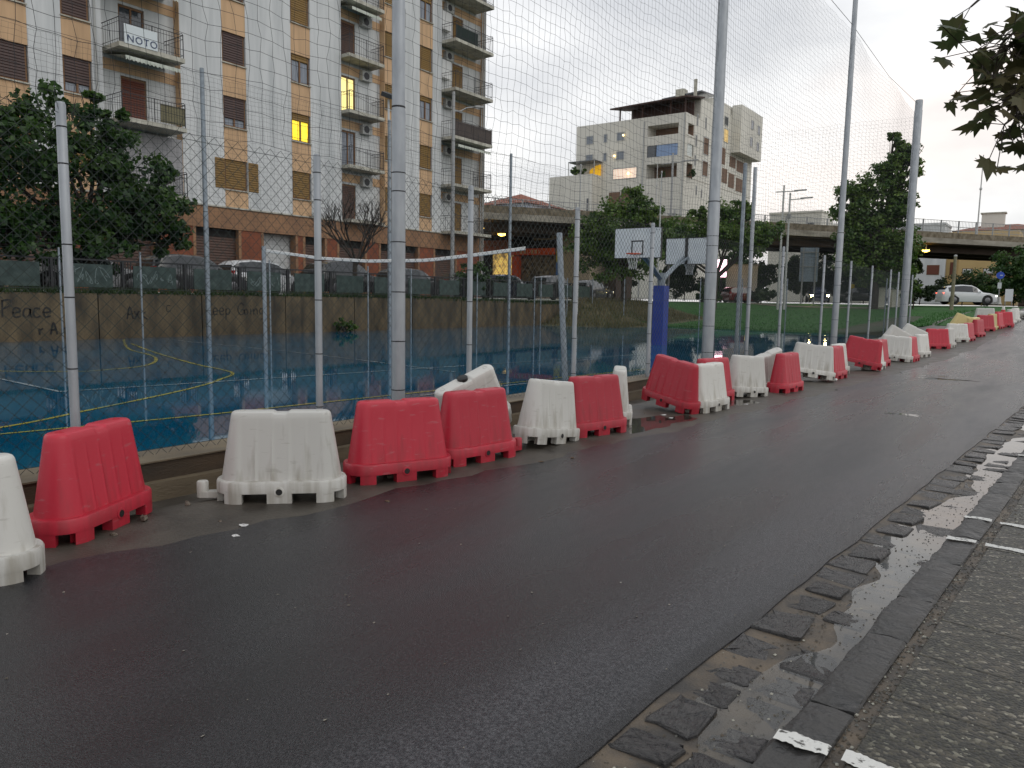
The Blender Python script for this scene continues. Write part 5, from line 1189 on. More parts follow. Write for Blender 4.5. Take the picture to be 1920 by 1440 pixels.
M_tyre = mat('tyre_rubber', (.014, .014, .014), .85); M_rimm = mat('alloy_rim', (.18, .18, .19), .4, metal=.6); M_cglass = mat('car_glass', (.018, .022, .026), .06, spec=.8)
M_headl = mat('headlamp', (.7, .7, .68), .15); M_tail = mat('tail_lamp', (.35, .012, .01), .25); M_taill = mat('lit_tail_lamp', (1.0, .12, .06), .3, emit=4.0); M_trim = mat('black_trim', (.015, .015, .016), .6)
def car(label, x, y, z, yaw, paint, kind='hatch', group=None, lights=None):
    t = thing('parked_car' if group else 'car', label, 'car', (x, y, z), math.radians(yaw), group)
    L = {'hatch': 4.1, 'suv': 4.45, 'sedan': 4.4, 'van': 4.4}[kind]; H = {'hatch': 1.47, 'suv': 1.66, 'sedan': 1.43, 'van': 1.85}[kind]; Wd = .88; gc = .2 if kind == 'suv' else .16
    bl = H*.60
    # stations: (x fraction, belt/hood z, top z, half width, half top width)
    S = {'suv': [(-.5, .62, .66, .70, .6), (-.485, .93, .97, .80, .66), (-.46, bl+.02, H*.72, .84, .64), (-.40, bl+.03, H*.88, .86, .60), (-.29, bl+.02, H*.96, .87, .60), (-.12, bl, H, .88, .60), (.04, bl-.02, H*.975, .88, .59), (.13, bl-.03, H*.86, .87, .62), (.235, bl-.04, bl+.03, .86, .74), (.38, bl-.10, bl-.03, .85, .72), (.47, bl-.22, bl-.12, .80, .62), (.5, .50, .56, .68, .52)],
         'hatch': [(-.5, .55, .6, .70, .58), (-.48, .90, .95, .79, .64), (-.45, bl, H*.84, .82, .58), (-.38, bl, H*.95, .84, .58), (-.22, bl, H, .84, .58), (.0, bl-.02, H*.99, .84, .58), (.10, bl-.04, H*.92, .84, .60), (.19, bl-.05, H*.76, .83, .64), (.255, bl-.06, bl+.02, .83, .70), (.38, bl-.14, bl-.07, .82, .68), (.47, bl-.26, bl-.18, .77, .58), (.5, .46, .5, .66, .5)],
         'sedan': [(-.5, .58, .62, .70, .58), (-.48, .88, .92, .80, .66), (-.36, bl+.0, bl+.05, .83, .70), (-.30, bl, bl+.12, .84, .66), (-.20, bl, H*.95, .84, .58), (-.05, bl-.02, H, .84, .58), (.08, bl-.03, H*.95, .84, .58), (.18, bl-.05, H*.76, .83, .64), (.25, bl-.06, bl+.02, .83, .70), (.38, bl-.13, bl-.07, .82, .68), (.47, bl-.24, bl-.17, .77, .58), (.5, .46, .5, .66, .5)]}
    S['van'] = S['hatch']; st = S[kind]; n = len(st)
    prof = lambda s: [(-s[3]*.96, gc), (-s[3]*1.0, gc+.16), (-s[3]*1.01, s[1]*.72), (-s[3], s[1]), (-s[4], s[2]-.03), (-s[4]*.8, s[2]), (0, s[2]+.015), (s[4]*.8, s[2]), (s[4], s[2]-.03), (s[3], s[1]), (s[3]*1.01, s[1]*.72), (s[3], gc+.16), (s[3]*.96, gc)]
    m = MB(); k = 13
    for s in st: m.v += [(s[0]*L, yy, zz) for yy, zz in prof(s)]
    for a in range(n-1):
        for j in range(k): b = a*k+j; c = a*k+(j+1) % k; m.f.append((b, b+k, c+k, c))
    m.f += [tuple(range(k)), tuple(range((n-1)*k, n*k))[::-1]]
    body = m.build('body', paint, t, 38)
    # glass lies on the cabin sides and screens
    cab = [i for i in range(n) if st[i][2]-st[i][1] > .18]
    for sgn in (1, -1):
        ps = []; g = MB()
        for i in cab:
            s = st[i]; lo = lerp(s[1], s[2]-.03, .06); hi = lerp(s[1], s[2]-.03, .90); wl = lerp(s[3], s[4], .06)+.008; wh = lerp(s[3], s[4], .90)+.008
            ps.append(((s[0]*L, sgn*wl, lo), (s[0]*L, sgn*wh, hi)))
        for a in range(len(ps)-1): g.add([ps[a][0], ps[a+1][0], ps[a+1][1], ps[a][1]], [(0, 1, 2, 3) if sgn < 0 else (3, 2, 1, 0)])
        g.build('side_window', M_cglass, body)
    for (i, j) in ((cab[-1]-1, cab[-1]+1), (cab[0], cab[0]-1 if cab[0] > 1 else cab[0]-1)):
        e = MB(); a, b = st[i], st[j]; dx = .012 if b[0] > a[0] else -.012
        e.add([(lerp(a[0], b[0], .12)*L+dx, -lerp(a[4], b[4], .12)*.9, lerp(a[2], b[2], .12)+.012), (lerp(a[0], b[0], .12)*L+dx, lerp(a[4], b[4], .12)*.9, lerp(a[2], b[2], .12)+.012), (lerp(a[0], b[0], .92)*L+dx, lerp(a[4], b[4], .92)*.92, lerp(a[2], b[2], .92)+.012), (lerp(a[0], b[0], .92)*L+dx, -lerp(a[4], b[4], .92)*.92, lerp(a[2], b[2], .92)+.012)], [(0, 1, 2, 3)])
        e.build('windscreen', M_cglass, body)
    pil = MB()
    for xx in (-.05, -.25):
        pil.box(xx*L-.03, xx*L+.03, -.80, -.60, bl+.03, bl+.04)
    wr = .37 if kind == 'suv' else .30
    for xx in (-.30, .31):
        for sgn in (1, -1):
            Rm = Matrix.Rotation(math.pi/2*sgn, 3, 'X')
            arch = MB().lathe([(wr+.07, -.01), (wr+.07, .004)], 20, (xx*L, -sgn*(.875), wr), Rm); arch.build('wheel_arch', M_trim, body)
            w = MB().lathe([(wr*.65, -.1), (wr*.97, -.1), (wr, -.06), (wr, .06), (wr*.97, .09), (wr*.66, .10)], 22, (xx*L, -sgn*.80, wr), Rm).build('wheel', M_tyre, t, 40)
            MB().lathe([(wr*.66, .085), (wr*.60, .10), (wr*.2, .108), (0.01, .11)], 16, (xx*L, -sgn*.80, wr), Rm).build('rim', M_rimm, w, 40)
    for sgn in (1, -1):
        MB().box(.455*L, .488*L, sgn*.70-.13, sgn*.70+.06, bl-.34, bl-.19).build('headlight', lights or M_headl, body)
        MB().box(-.487*L, -.462*L, sgn*.68-.12, sgn*.68+.10, .80, .97).build('tail_light', M_taill if label.startswith('white sport') else M_tail, body)
        MB().lathe([(.02, -.09), (.075, -.05), (.08, .03), (.05, .07)], 8, (.16*L, sgn*.93, bl+.06), Matrix.Rotation(math.pi/2, 3, 'X')).build('wing_mirror', paint, body, True)
    MB().box(-.497*L, .497*L, -.70, .70, gc-.02, gc+.05).build('underbody', M_trim, body)
    return t
def paint_m(n, c, r=.22): 
    m = mat(n, c, r, spec=.6); m.node_tree.nodes['Principled BSDF'].inputs['Coat Weight'].default_value = .6; return m
P_white = paint_m('white_car_paint', (.62, .64, .66)); P_black = paint_m('black_car_paint', (.010, .011, .013)); P_grey = paint_m('grey_car_paint', (.06, .065, .07)); P_silver = paint_m('silver_car_paint', (.28, .29, .30)); P_blue = paint_m('dark_blue_car_paint', (.012, .02, .05)); P_red = paint_m('dark_red_car_paint', (.12, .015, .012))
G = 'cars parked on the raised street'
for (lab, x, yy, yaw, p, k) in (('silver car parked behind the dense tree', -28.2, 8.6, 90, P_silver, 'hatch'), ('white car parked behind the railing under the dense tree', -28.4, 13.0, 88, P_white, 'sedan'), ('dark car with orange reflections parked beside the white one', -28.3, 17.2, 90, P_grey, 'hatch'),
        ('white hatchback parked before the garage shutters', -29.3, 21.2, 90, P_white, 'hatch'), ('black car with pale roof edge parked by the dark passage', -28.8, 25.6, 90, P_black, 'suv'), ('dark grey car parked behind the bare tree', -28.6, 30.0, 90, P_grey, 'hatch'), ('black low car parked past the bare tree', -28.8, 34.4, 90, P_black, 'sedan'),
        ('dark blue car parked near the flowering shrub', -29.0, 39.2, 92, P_blue, 'hatch'), ('large dark vehicle with glossy side parked by the shops', -29.4, 45.2, 92, P_black, 'suv'), ('grey car parked past the large dark vehicle', -29.2, 50.2, 92, P_grey, 'hatch')):
    car(lab, x, yy, 1.6, yaw, p, k, G)
car('white sport utility car on the road beyond the lawn', -7.45, 77.0, 1.79, 30, P_white, 'suv', None, mat('lit_headlamp', (1, .97, .9), .3, emit=2.0))
M_hl = mat('bright_headlamp', (1.0, .80, .34), .3, emit=130.0)
car('dark car with bright yellow headlights facing the court', -19.6, 76.2, 1.72, -68, P_blue, 'hatch', None, M_hl)
car('dark car waiting under the overpass beside the lit one', -16.3, 79.0, 1.79, 20, P_black, 'sedan')
car('red-lit parked car beside the glowing screen', -26.0, 73.5, 1.62, 60, P_red, 'hatch')  # body in plain dark red paint
# glowing advertising screen
ls = thing('advertising_screen', 'glowing white-pink advertising screen on a post past the basketball stand', 'screen', (-29.9, 78.25, 1.6), math.radians(32))
MB().box(-.46, .46, -.08, .08, 2.62, 4.42).build('screen_face', mat('pink_white_screen', (1.0, .58, .68), .4, emit=5.0), ls); MB().box(-.52, .52, .081, .2, 2.55, 4.49).build('casing', M_trim, ls); MB().box(-.12, .12, .0, .18, 0, 2.5).build('post', M_trim, ls)
lw = thing('light_wall', 'pale rendered wall behind the glowing screen', 'wall', (-28.2, 80.5, 1.6), math.radians(30)); MB().box(-1.9, 1.3, 0, .3, 0, 3.9).build('wall', M_cr, lw); MB().box(-2.0, 1.4, -.06, .36, 3.9, 4.02).build('coping', M_conc, lw)
# billboard
bb_ = thing('metal_billboard', 'blue-grey metal billboard back standing under the overpass', 'billboard', (-19.2, 71.2, 1.55), math.radians(33))
MB().box(-.80, .80, -.03, .03, 2.0, 5.0).build('panel', mat('blue_grey_sheet', (.26, .31, .36), .5, col2=(.20, .25, .30), vs=2), bb_)
for s in (-.55, .55): MB().box(s-.06, s+.06, -.12, -.032, 0, 5.0).build('upright', M_lampg, bb_)
MB().box(-.8, .8, -.10, -.034, 4.55, 4.65).build('cross_bar', M_lampg, bb_); MB().box(-.8, .8, -.10, -.034, 3.3, 3.38).build('cross_bar', M_lampg, bb_)
# twin lamp poles
for (dx, dy, h, lab) in ((0, 0, 9.6, 'taller steel lamp pole with crosswise lamp arm behind the lawn'), (.45, .25, 9.0, 'shorter steel lamp pole with side lamp beside the taller one')):
    t = thing('lamp_pole', lab, 'street lamp', (-19.45+dx, 63.6+dy, 1.0))
    MB().tube([(0, 0, 0), (0, 0, h+.45)], [.10, .07], 8).build('pole', M_lampw, t, 40); MB().tube([(-.55 if dx == 0 else 0, -.35 if dx == 0 else 0, h-.1), (.9, .6, h)], .045, 6).build('arm', M_lampw, t)
    MB().box(0, .95, -.11, .11, -.05, .05).build('lamp_head', M_lampg, t, False, (.7, .45, h+.02), (0, -.08, .58))
    if dx == 0:
        MB().tube([(0, 0, 4.5), (.45, .25, 4.5)], .05, 6).build('cross_bar', M_lampw, t)
    else: MB().box(-.14, .14, -.1, .1, 7.4, 7.75).build('camera_box', M_lampg, t)
t = thing('street_lamp', 'tall grey street lamp with one long head before the cream tower', 'street lamp', (-32.6, 71.0, 1.6)); MB().tube([(0, 0, 0), (0, 0, 14.4)], [.14, .09], 8).build('pole', M_lampg, t, 40); MB().tube([(-.9, -.6, 13.3), (1.0, .6, 13.6)], .05, 6).build('arm', M_lampg, t); MB().box(0, 1.5, -.13, .13, -.06, .06).build('lamp_head', M_lampg, t, False, (.8, .5, 13.62), (0, -.1, .6)); MB().box(-.2, .5, -.2, .2, 8.4, 8.6).build('floodlight', M_lampg, t)
t = thing('flag_mast', 'thin pale mast rising behind the basketball boards', 'mast', (-20.1, 42.3, .5)); MB().tube([(0, 0, 0), (0, 0, 8.6)], [.05, .035], 8).build('pole', M_lampw, t, 40); MB().lathe([(.05, 8.6), (.06, 8.65), (.02, 8.72)], 8).build('finial', M_lampw, t)
t = thing('thin_mast', 'slim pale mast behind the fence beside the cream tower', 'mast', (-23.6, 38.9, .1)); MB().tube([(0, 0, 0), (0, 0, 9.2)], [.05, .035], 8).build('pole', M_lampw, t, 40); MB().lathe([(.05, 9.2), (.06, 9.25), (.02, 9.3)], 8).build('finial', M_lampw, t)
t = thing('overpass_lamp', 'tall thin lamp mast standing on the overpass under the leaves', 'street lamp', (-9.6, 105.5, 8.5)); MB().tube([(0, 0, 0), (0, 0, 10.6)], [.10, .05], 8).build('pole', M_lampw, t, 40); MB().tube([(0, 0, 10.0), (-.35, -.2, 9.9), (-.8, -.5, 10.25)], .03, 5).build('arm', M_lampw, t); MB().lathe([(.12, 6.6), (.16, 6.75), (.10, 6.9)], 8).build('collar', M_lampw, t)
t = thing('overpass_lamp', 'thin lamp mast on the overpass beside the cream tower', 'street lamp', (-34.8, 72.2, 8.5)); MB().tube([(0, 0, 0), (0, 0, 6.9)], [.06, .035], 8).build('pole', M_lampw, t, 40); MB().lathe([(.08, 4.6), (.1, 4.7), (.06, 4.8)], 8).build('collar', M_lampw, t)
t = thing('wooden_post', 'weathered wooden post standing in the lawn before the white car', 'post', (-7.35, 66.8, 1.2)); MB().tube([(0, 0, 0), (0, 0, 4.15)], [.14, .11], 10).build('shaft', mat('weathered_wood', (.24, .22, .15), .9, col2=(.16, .15, .10), vs=6), t, 40); MB().lathe([(.12, 4.12), (.13, 4.2), (.05, 4.26)], 10).build('cap', M_ac, t)
M_blue = mat('blue_road_sign', (.02, .08, .50), .4); M_wsign = mat('white_sign', (.62, .66, .68), .45)
t = thing('road_sign', 'round blue road sign on a thin pole beyond the barriers', 'sign', (-5.0, 76.4, 1.79)); MB().tube([(0, 0, 0), (0, 0, 2.8)], .035, 8).build('pole', M_lampg, t, 40); Rz = Matrix.Rotation(math.radians(5), 3, 'Z') @ Matrix.Rotation(math.pi/2, 3, 'X')
MB().lathe([(.30, 0), (.30, .02), (.0, .022)], 20, (0, -.04, 2.45), Rz).build('sign_disc', M_blue, t); MB().box(-.14, .14, -.06, -.04, 1.35, 1.85).build('plate', M_wsign, t); MB().box(-.17, .17, -.064, -.061, 2.42, 2.48).build('white_arrow', M_wsign, t)
t = thing('notice_board', 'white notice board on short legs beside the blue sign', 'sign', (-4.4, 78.6, 1.79), math.radians(20)); MB().box(-.30, .30, -.03, .03, .3, 1.35).build('board', M_wsign, t)
for s in (-.25, .25): MB().box(s-.03, s+.03, -.03, .03, 0, .3).build('leg', M_lampg, t)
t = thing('small_sign', 'small white and blue sign on a pole before the yellow block', 'sign', (-15.0, 98, 1.79), math.radians(12)); MB().tube([(0, 0, 0), (0, 0, 4.2)], .05, 8).build('pole', M_lampg, t, 40); MB().box(-.45, .45, -.08, -.05, 3.2, 4.3).build('plate', M_wsign, t); MB().box(-.22, .22, -.086, -.081, 3.45, 4.05).build('blue_mark', M_blue, t)
t = thing('yellow_sign', 'small yellow oval sign on a thin pole under the overpass', 'sign', (-15.3, 70.5, 1.4)); MB().tube([(0, 0, 0), (0, 0, 2.1)], .03, 6).build('pole', M_lampg, t, 40); MB().lathe([(.20, 0), (.20, .02)], 14, (0, -.04, 1.75), Matrix.Rotation(math.pi/2, 3, 'X')).build('disc', mat('yellow_sign', (.60, .42, .02), .5), t)
for i, (x, yy) in enumerate(((-13.4, 71.5), (-12.2, 72.5))):
    t = thing('concrete_block', ('tall pale concrete block by the lawn under the tall tree', 'short pale concrete block by the lawn under the tall tree')[i], 'block', (x, yy, 1.3), .6); h = (1.7, 1.6)[i]; MB().box(-.45, .45, -.3, .3, 0, h).build('block', M_cr, t); MB().box(-.5, .5, -.35, .35, h, h+.08).build('cap', M_conc, t)

# ================================================================ VEGETATION
LEAF = [mat('leaf_deep_green', (.016, .055, .012), .5, col2=(.075, .145, .026), vs=1.3, lo=.38, hi=.68, trans=.35), mat('leaf_mid_green', (.032, .085, .012), .5, col2=(.14, .22, .034), vs=1.1, lo=.38, hi=.68, trans=.3), mat('leaf_blackish', (.012, .032, .011), .55, col2=(.042, .078, .02), vs=1.0, trans=.25)]
M_bark = mat('grey_brown_bark', (.055, .042, .032), .9, col2=(.03, .024, .02), vs=6, stretch=(1, 1, .2), bump=.5, bs=20)
def leaf_cloud(centres, radii, n_per, size, seed, up=.35):
    r = np.random.default_rng(seed); C = np.repeat(np.asarray(centres, float), n_per, 0); Rr = np.repeat(np.asarray(radii, float), n_per, 0)
    n = len(C); d = r.normal(size=(n, 3)); d /= np.linalg.norm(d, axis=1)[:, None]; rad = r.random(n)**.45
    P = C+d*rad[:, None]*Rr
    nrm = d*.6+r.normal(size=(n, 3))*.55+np.array([0, 0, up]); nrm /= np.linalg.norm(nrm, axis=1)[:, None]
    a = np.cross(nrm, r.normal(size=(n, 3))); a /= np.linalg.norm(a, axis=1)[:, None]; b = np.cross(nrm, a)
    s = size*r.uniform(.6, 1.25, n)[:, None]
    V = np.stack([P-a*s*.55, P-b*s*.42-nrm*s*.08, P+a*s*.6-nrm*s*.12, P+b*s*.42-nrm*s*.08], 1)
    return V.reshape(-1, 3), np.arange(4*n).reshape(-1, 4)
def tree(name, label, base, trunk_h, r0_, clumps, n_per, size, ma, seed, cat='tree', group=None, crad=.75, limb=True):
    """clumps: list of (x, y, z, radius) relative to base"""
    t = thing(name, label, cat, base, 0, group); rg = random.Random(seed); ng = np.random.default_rng(seed)
    cs = []; rs = []
    for (x, y, z, R) in clumps:
        for q in range(max(4, int(13*R))):
            d = ng.normal(size=3); d /= np.linalg.norm(d); k = ng.random()**.5*R
            cs.append((x+d[0]*k, y+d[1]*k, z+d[2]*k*.85)); s = R*ng.uniform(.22, .45)*crad/.75; rs.append((s*1.2, s*1.2, s*.8))
    V, Q = leaf_cloud(cs, rs, n_per, size, seed)
    link('crown', np_mesh('crown', V, Q, ma), t)
    m = MB(); top = Vector((rg.uniform(-.2, .2), rg.uniform(-.2, .2), trunk_h))
    m.tube([(0, 0, -.1), (.03, .02, trunk_h*.4), tuple(top)], [r0_*1.15, r0_, r0_*.75], 9)
    tk_ = m.build('trunk', M_bark, t, 50)
    if limb:
        m = MB()
        for i, (x, y, z, R) in enumerate(clumps):
            e = Vector((x, y, z)); mid = top*.5+e*.5+Vector((rg.uniform(-.3, .3), rg.uniform(-.3, .3), -.25))
            m.tube([tuple(top-Vector((0, 0, .15*trunk_h*rg.random()))), tuple(mid), tuple(e)], [r0_*.55, r0_*.35, r0_*.12], 6)
            for q in range(4):
                f = e+Vector((rg.uniform(-1, 1), rg.uniform(-1, 1), rg.uniform(-.6, 1)))*R*.8; m.tube([tuple(mid*.4+e*.6), tuple(f)], [r0_*.16, r0_*.05], 4)
        m.build('limbs', M_bark, tk_, 50)
    return t
tree('dense_tree', 'dense dark leafy tree above the retaining wall before the apartment block', (-26.6, 12.6, 1.5), 1.9, .16,
     [(.3, -2.2, 1.5, 1.2), (.3, -.2, 1.5, 1.0), (.3, -4.4, 1.5, 1.2), (.3, -6.2, 1.6, 1.2), (.3, 1.3, 3.4, 1.3), (0, -.8, 4.2, 1.7), (.2, 1.2, 4.3, 1.6), (-.2, -2.6, 3.9, 1.7), (.1, 2.2, 3.0, 1.2), (.2, -1.0, 5.5, 1.1), (0, -4.4, 3.8, 1.6), (.2, -4.3, 5.0, 1.1), (0, -3.1, 2.4, 1.4), (.2, -.6, 2.5, 1.2), (0, 2.7, 1.9, .7), (.2, .6, 5.6, .7), (0, -2.6, 5.2, .9), (0, -6.2, 4, 1.6), (0, -5.8, 2.4, 1.3), (.2, 1.2, 2.0, 1.0), (.1, 2.6, 4.2, .6), (0.1, .1, 6.4, .35)], 92, .18, LEAF[0], 4)
# bare tree
bt_ = thing('bare_tree', 'leafless dark tree in front of the garage shutters', 'tree', (-26.0, 23.6, 1.35)); m = MB(); rg = random.Random(8)
def branch(m, p, d, L, r, dep):
    q = p+d*L; mid = p+d*L*.5+Vector((rg.uniform(-.05, .05), rg.uniform(-.05, .05), 0))*L; m.tube([tuple(p), tuple(mid), tuple(q)], [r, r*.85, r*.65], 5 if dep > 2 else 4)
    if dep <= 0: return
    for i in range(3 if dep > 1 else 4):
        nd_ = (d+Vector((rg.uniform(-.75, .75), rg.uniform(-.75, .75), rg.uniform(-.15, .55)))).normalized(); branch(m, p+d*L*rg.uniform(.55, 1), nd_, L*rg.uniform(.55, .8), r*.58, dep-1)
mt_ = MB(); mt_.tube([(0, 0, -.1), (.03, .05, .9), (0, .1, 1.7)], [.13, .11, .10], 9); tr_ = mt_.build('trunk', M_bark, bt_, 50)
for a in range(6):
    an = a*1.05; branch(m, Vector((0, .1, 1.5+.1*a*.5)), Vector((math.cos(an)*.55, math.sin(an)*.65, .75)).normalized(), 1.45, .055, 4)
m.build('branches', M_bark, tr_, False)
tree('leafy_tree', 'rounded green tree behind the basketball backboards', (-24.0, 45.4, 1.2), 2.4, .20, [(-2.0, -1.6, 4.6, 1.5), (2.0, 1.6, 4.9, 1.4), (1.2, .6, 3.0, 1.4), (-1.0, -.8, 2.7, 1.4), (0, 0, 5.6, 2.2), (.9, .9, 4.6, 1.7), (-.9, -.9, 4.4, 1.6), (.3, .4, 7.0, 1.1), (1.6, 1.5, 3.6, 1.3), (-1.7, -1.3, 3.7, 1.2), (0, -.4, 3.4, 1.5), (-.6, .9, 6.4, 1.0), (1.5, .4, 6.0, .9), (-1.6, -1.0, 5.5, .8)], 70, .19, LEAF[1], 21)
tree('leafy_tree', 'wide green tree behind the second backboard and the thick pole', (-22.0, 56.2, 1.0), 2.6, .20, [(-2.6, -2.0, 5.4, 1.7), (2.9, 2.2, 6.0, 1.3), (0, 0, 6.4, 2.3), (1.5, .9, 5.2, 1.7), (-1.4, -1, 4.9, 1.7), (.6, .4, 7.3, 1.2), (2.4, 1.8, 5.4, 1.4), (-1.9, -1.6, 4.4, 1.4), (0, 0, 5.4, 1.5), (1.7, 1.2, 7.4, .9), (-1.2, -.6, 7.0, .8), (2.8, 1.6, 5.8, .7)], 74, .21, LEAF[1], 22)
tree('tall_tree', 'tall dark tree rising above the overpass beside the corner pole', (-13.1, 68.2, 1.3), 3.6, .34, [(-1.9, -1.4, 9.4, 1.3), (-2.3, -1.6, 7.4, 1.3), (1.3, .9, 10.8, 1.3), (1.8, 1.3, 12.2, 1.0), (.2, .1, 10.6, 1.3), (-1.73, -1.22, 6.00, 1.67), (1.58, 1.15, 4.60, 1.67), (-1.58, -1.15, 3.40, 1.58), (1.44, 1.08, 3.00, 1.50), (-1.15, -0.86, 8.60, 1.41), (1.58, 1.15, 8.60, 1.06), (-0.29, -0.22, 5.20, 2.29), (0.94, 0.72, 5.60, 1.76), (-1.01, -0.72, 7.20, 1.67), (0.43, 0.29, 8.00, 1.76), (-0.58, -0.43, 9.60, 1.41), (1.08, 0.79, 9.40, 1.32), (0.58, 0.43, 11.40, 1.32), (1.08, 0.79, 12.90, 0.97), (-1.22, -0.86, 4.60, 1.58), (1.30, 1.01, 7.40, 1.23), (0.65, 0.50, 13.60, 0.62), (0.00, 0.00, 3.20, 1.67), (-1.30, -1.01, 8.80, 0.79)], 66, .25, LEAF[1], 31)
# shrubs and hedges
def shrub(label, x, y, z, R, H, ma, seed, size=.15, n=46, name='shrub', flowers=0, group=None):
    rg = random.Random(seed); cl = [(rg.uniform(-R, R)*.6, rg.uniform(-R, R)*.6, H*rg.uniform(.25, .75), R*rg.uniform(.4, .6)) for k in range(6)]
    t = tree(name, label, (x, y, z), H*.35, .05, cl, n, size, ma, seed, 'shrub', group)
    if flowers:
        V, Q = leaf_cloud([(c[0], c[1], c[2]) for c in cl], [(c[3]*1.1,)*3 for c in cl], flowers, .12, seed+1); link('flowers', np_mesh('flowers', V, Q, mat('white_petals', (.7, .7, .68), .6)), t)
    return t
shrub('dark shrub with white flowers on the raised street by the railing', -26.2, 32.3, 1.5, 1.3, 2.4, LEAF[0], 41, .13, 60, flowers=5)
shrub('second dark shrub beside the white-flowered one', -26.2, 34.0, 1.5, 1.0, 1.7, LEAF[2], 42, .13, 50)
shrub('small green bush sprouting at the foot of the retaining wall', -24.3, 21.5, .1, .55, .6, LEAF[1], 43, .08, 60)
shrub('pale bush left of the wooden post', -10.4, 69.6, 1.35, 1.4, 2.6, LEAF[1], 44, .17, 50); shrub('dark rounded bush behind the white car', -12.0, 84, 1.79, 2.0, 3.2, LEAF[2], 45, .2, 60)
shrub('low dark bush between white car and yellow block', -9.2, 92, 1.79, 2.6, 3.6, LEAF[2], 46, .2, 60); shrub('large hedge mass beside the round blue sign', -4.4, 86, 1.79, 2.9, 5.6, LEAF[0], 47, .22, 95); shrub('big hedge at the end of the far road', .4, 84, 1.79, 3.0, 6.0, LEAF[0], 48, .22, 95); shrub('far hedge end past the blue sign', 4.6, 86, 1.79, 3, 6.6, LEAF[0], 55, .22, 80)
for k, (x, yy, R, H, lab) in enumerate(((-33, 76, 2.6, 5, 'dark bush under the overpass beside the shops'), (-28, 84, 2.6, 5.2, 'dark bush behind the glowing screen'), (-22.5, 83.5, 2.8, 5.4, 'dark bush behind the twin lamp poles'), (-17.5, 86, 2.8, 5.4, 'dark bush behind the metal billboard'), (-14.2, 78.5, 2.2, 4.6, 'dark bush under the tall tree'), (-37.5, 70, 2.2, 4, 'dark bush in front of the shops'), (-23.6, 72, 1.3, 1.7, 'low bush at the foot of the twin lamp poles'), (-27.5, 69, 1.3, 1.6, 'low bush on the lawn edge before the glowing screen'), (-35.5, 66, 1.6, 2.4, 'bush before the shop windows'), (-25, 91, 3.2, 6.0, 'deep hedge behind the pale wall under the overpass'), (-20.5, 92, 3.2, 6.0, 'deep hedge behind the twin lamp poles under the overpass'), (-31.5, 89, 3.2, 6.0, 'deep hedge left of the pale wall under the overpass'), (-16, 94, 3.2, 6.0, 'deep hedge behind the waiting dark car'))):
    shrub(lab, x, yy, 1.6 if yy < 73 else 1.79, R, H, (LEAF[2], LEAF[0])[k % 2], 60+k, .24 if R < 3 else .30, 60 if R < 3 else 120)
shrub('terrace plants on the lower wing of the cream tower', -68.2, 110.6, 21.9, 1.0, 1.6, LEAF[1], 81, .25, 20); shrub('terrace plants beside the yellow awning of the cream tower', -66.6, 110.5, 21.9, .8, 1.5, LEAF[1], 82, .25, 20); shrub('plants in the corner loggia of the cream tower', -53.5, 112.9, 20.8, .7, 1.4, LEAF[0], 83, .2, 20); shrub('climber on the side of the cream tower loggia', -49.3, 114.4, 20.6, .7, 2.2, LEAF[0], 84, .2, 24)
shrub('dry reddish bush on the overpass parapet', -17.6, 80.4, 8.6, .7, 1.0, mat('rusty_leaf', (.16, .06, .035), .8, col2=(.09, .05, .03), vs=3), 85, .14, 40); shrub('green bush on the overpass parapet behind the lamp poles', -25.5, 69.6, 8.6, .9, 1.2, LEAF[1], 86, .15, 40); shrub('bush beside the cream tower over the overpass', -31.5, 62.0, 8.6, .6, 1.2, LEAF[0], 87, .15, 40)
# hanging lobed leaves of the pavement tree beside the camera
def lobed(size):
    pts = [(0, -.05), (.10, .02), (.34, -.10), (.30, .08), (.50, .22), (.33, .26), (.40, .50), (.20, .44), (.13, .62), (0, .95), (-.13, .62), (-.20, .44), (-.40, .50), (-.33, .26), (-.50, .22), (-.30, .08), (-.34, -.10), (-.10, .02)]
    return [(x*size, y*size, -.22*abs(x)*size-.10*y*y*size) for x, y in pts]
pt = thing('pavement_tree', 'overhanging pavement tree with dark lobed leaves against the sky', 'tree', (2.3, 6.3, .03))
m = MB(); m.tube([(0, 0, -.05), (.05, .05, 1.5), (-.05, 0, 3.2), (-.1, .1, 4.6)], [.17, .14, .12, .09], 10); ptk = m.build('trunk', M_bark, pt, 50)
rg = random.Random(12); V = []; Fc = []; lim = MB()
LV = lobed(1.0); nL = len(LV)
def put_leaf(p, s):
    R = Matrix.Rotation(rg.uniform(0, 6.28), 3, 'Z') @ Matrix.Rotation(rg.uniform(-1.25, .4), 3, 'X') @ Matrix.Rotation(rg.uniform(-.7, .7), 3, 'Y')
    k = len(V)
    for q in LV: w = R @ (Vector(q)*s); V.append((p.x+w.x, p.y+w.y, p.z+w.z))
    c = R @ Vector((0, .25*s, -.0)); V.append((p.x+c.x, p.y+c.y, p.z+c.z))
    for j in range(nL): Fc.append((k+j, k+(j+1) % nL, k+nL))
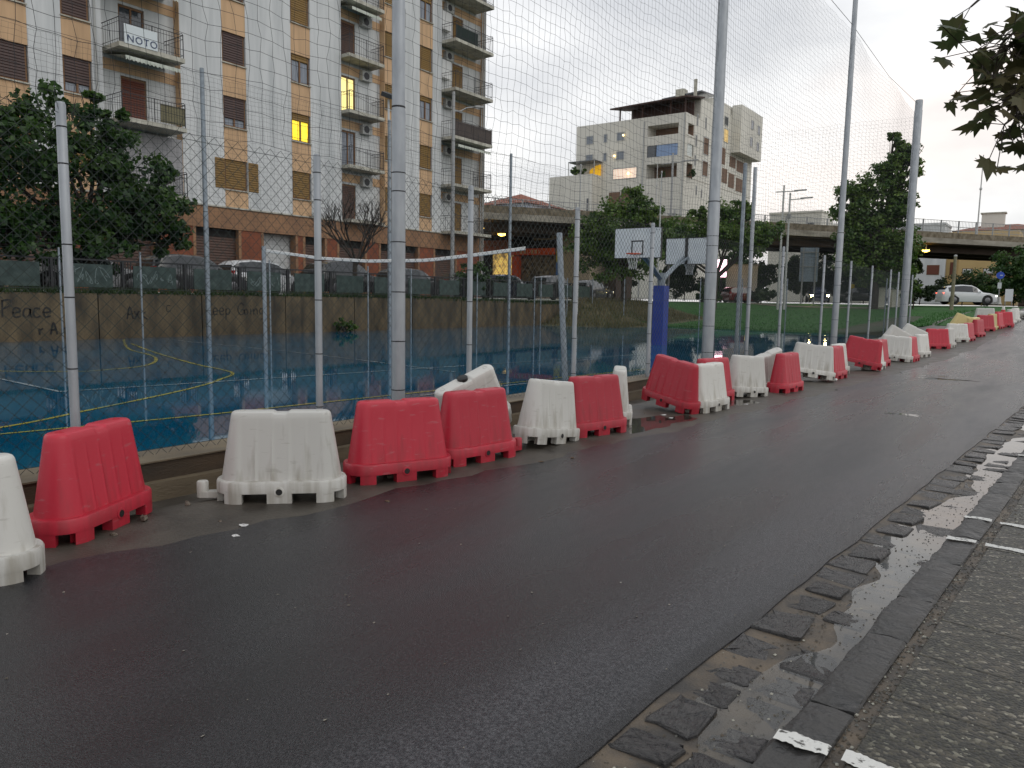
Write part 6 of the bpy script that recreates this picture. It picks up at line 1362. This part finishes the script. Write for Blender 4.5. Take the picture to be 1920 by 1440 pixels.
def bough(a, b, n, spread, smin=.10, smax=.19):
    a = Vector(a); b = Vector(b); mid = (a+b)/2+Vector((0, 0, .25)); P = spline([tuple(a), tuple(mid), tuple(b)], 6); lim.tube(P, [lerp(.035, .006, i/(len(P)-1)) for i in range(len(P))], 5)
    for i in range(n):
        t = rg.random()**.6; q = Vector(P[min(len(P)-1, int(t*len(P)))]); e = q+Vector((rg.gauss(0, spread), rg.gauss(0, spread), rg.gauss(-.06, spread*.8)))
        lim.tube([tuple(q), tuple(e)], .003, 3, False); put_leaf(e, rg.uniform(smin, smax))
B = Vector((2.3, 6.3, .03))
def W2(x, y, z): return (x-B.x, y-B.y, z-B.z)
for (a, b, n, s) in (((.3, 6.3, 3.9), (-.62, 5.40, 3.36), 10, .10), ((.5, 6.2, 3.7), (-.46, 5.48, 3.14), 62, .15), ((.4, 6.2, 3.3), (-.54, 5.42, 3.02), 52, .14), ((.5, 6.1, 3.1), (-.42, 5.42, 2.80), 48, .13), ((.5, 6.0, 2.95), (-.40, 5.40, 2.66), 44, .12), ((.5, 6.3, 3.0), (-.24, 5.62, 2.62), 48, .11), ((.6, 6.4, 3.5), (-.30, 5.70, 2.95), 54, .16), ((.4, 6.6, 4.0), (-.30, 5.8, 3.34), 34, .15)):
    bough(W2(*a), W2(*b), n, s)
for k in range(34):
    an = rg.uniform(0, 6.28); L = rg.uniform(1.6, 3.4); ex = 2.3+L*math.cos(an)*1.0; ey = 6.3+L*math.sin(an); ez = rg.uniform(3.6, 7.5)
    if (ex < 1.0 and ez < 6.2 and ey > 3.2): ez += 2.8
    bough((rg.uniform(-.1, .1), rg.uniform(-.1, .1), rg.uniform(3.4, 4.6)), W2(ex, ey, ez), 34, .32, .15, .24)
me = bpy.data.meshes.new('crown'); me.from_pydata(V, [], Fc)
finish(me, mat('lobed_leaf', (.055, .080, .030), .5, col2=(.13, .11, .05), vs=3, trans=.42), False); link('crown', me, pt)
lim.tube([(-.1, .1, 4.5), (-.6, -.2, 3.9), W2(.45, 6.2, 3.4)], [.07, .05, .03], 6)
lim.build('limbs', M_bark, ptk, 50)
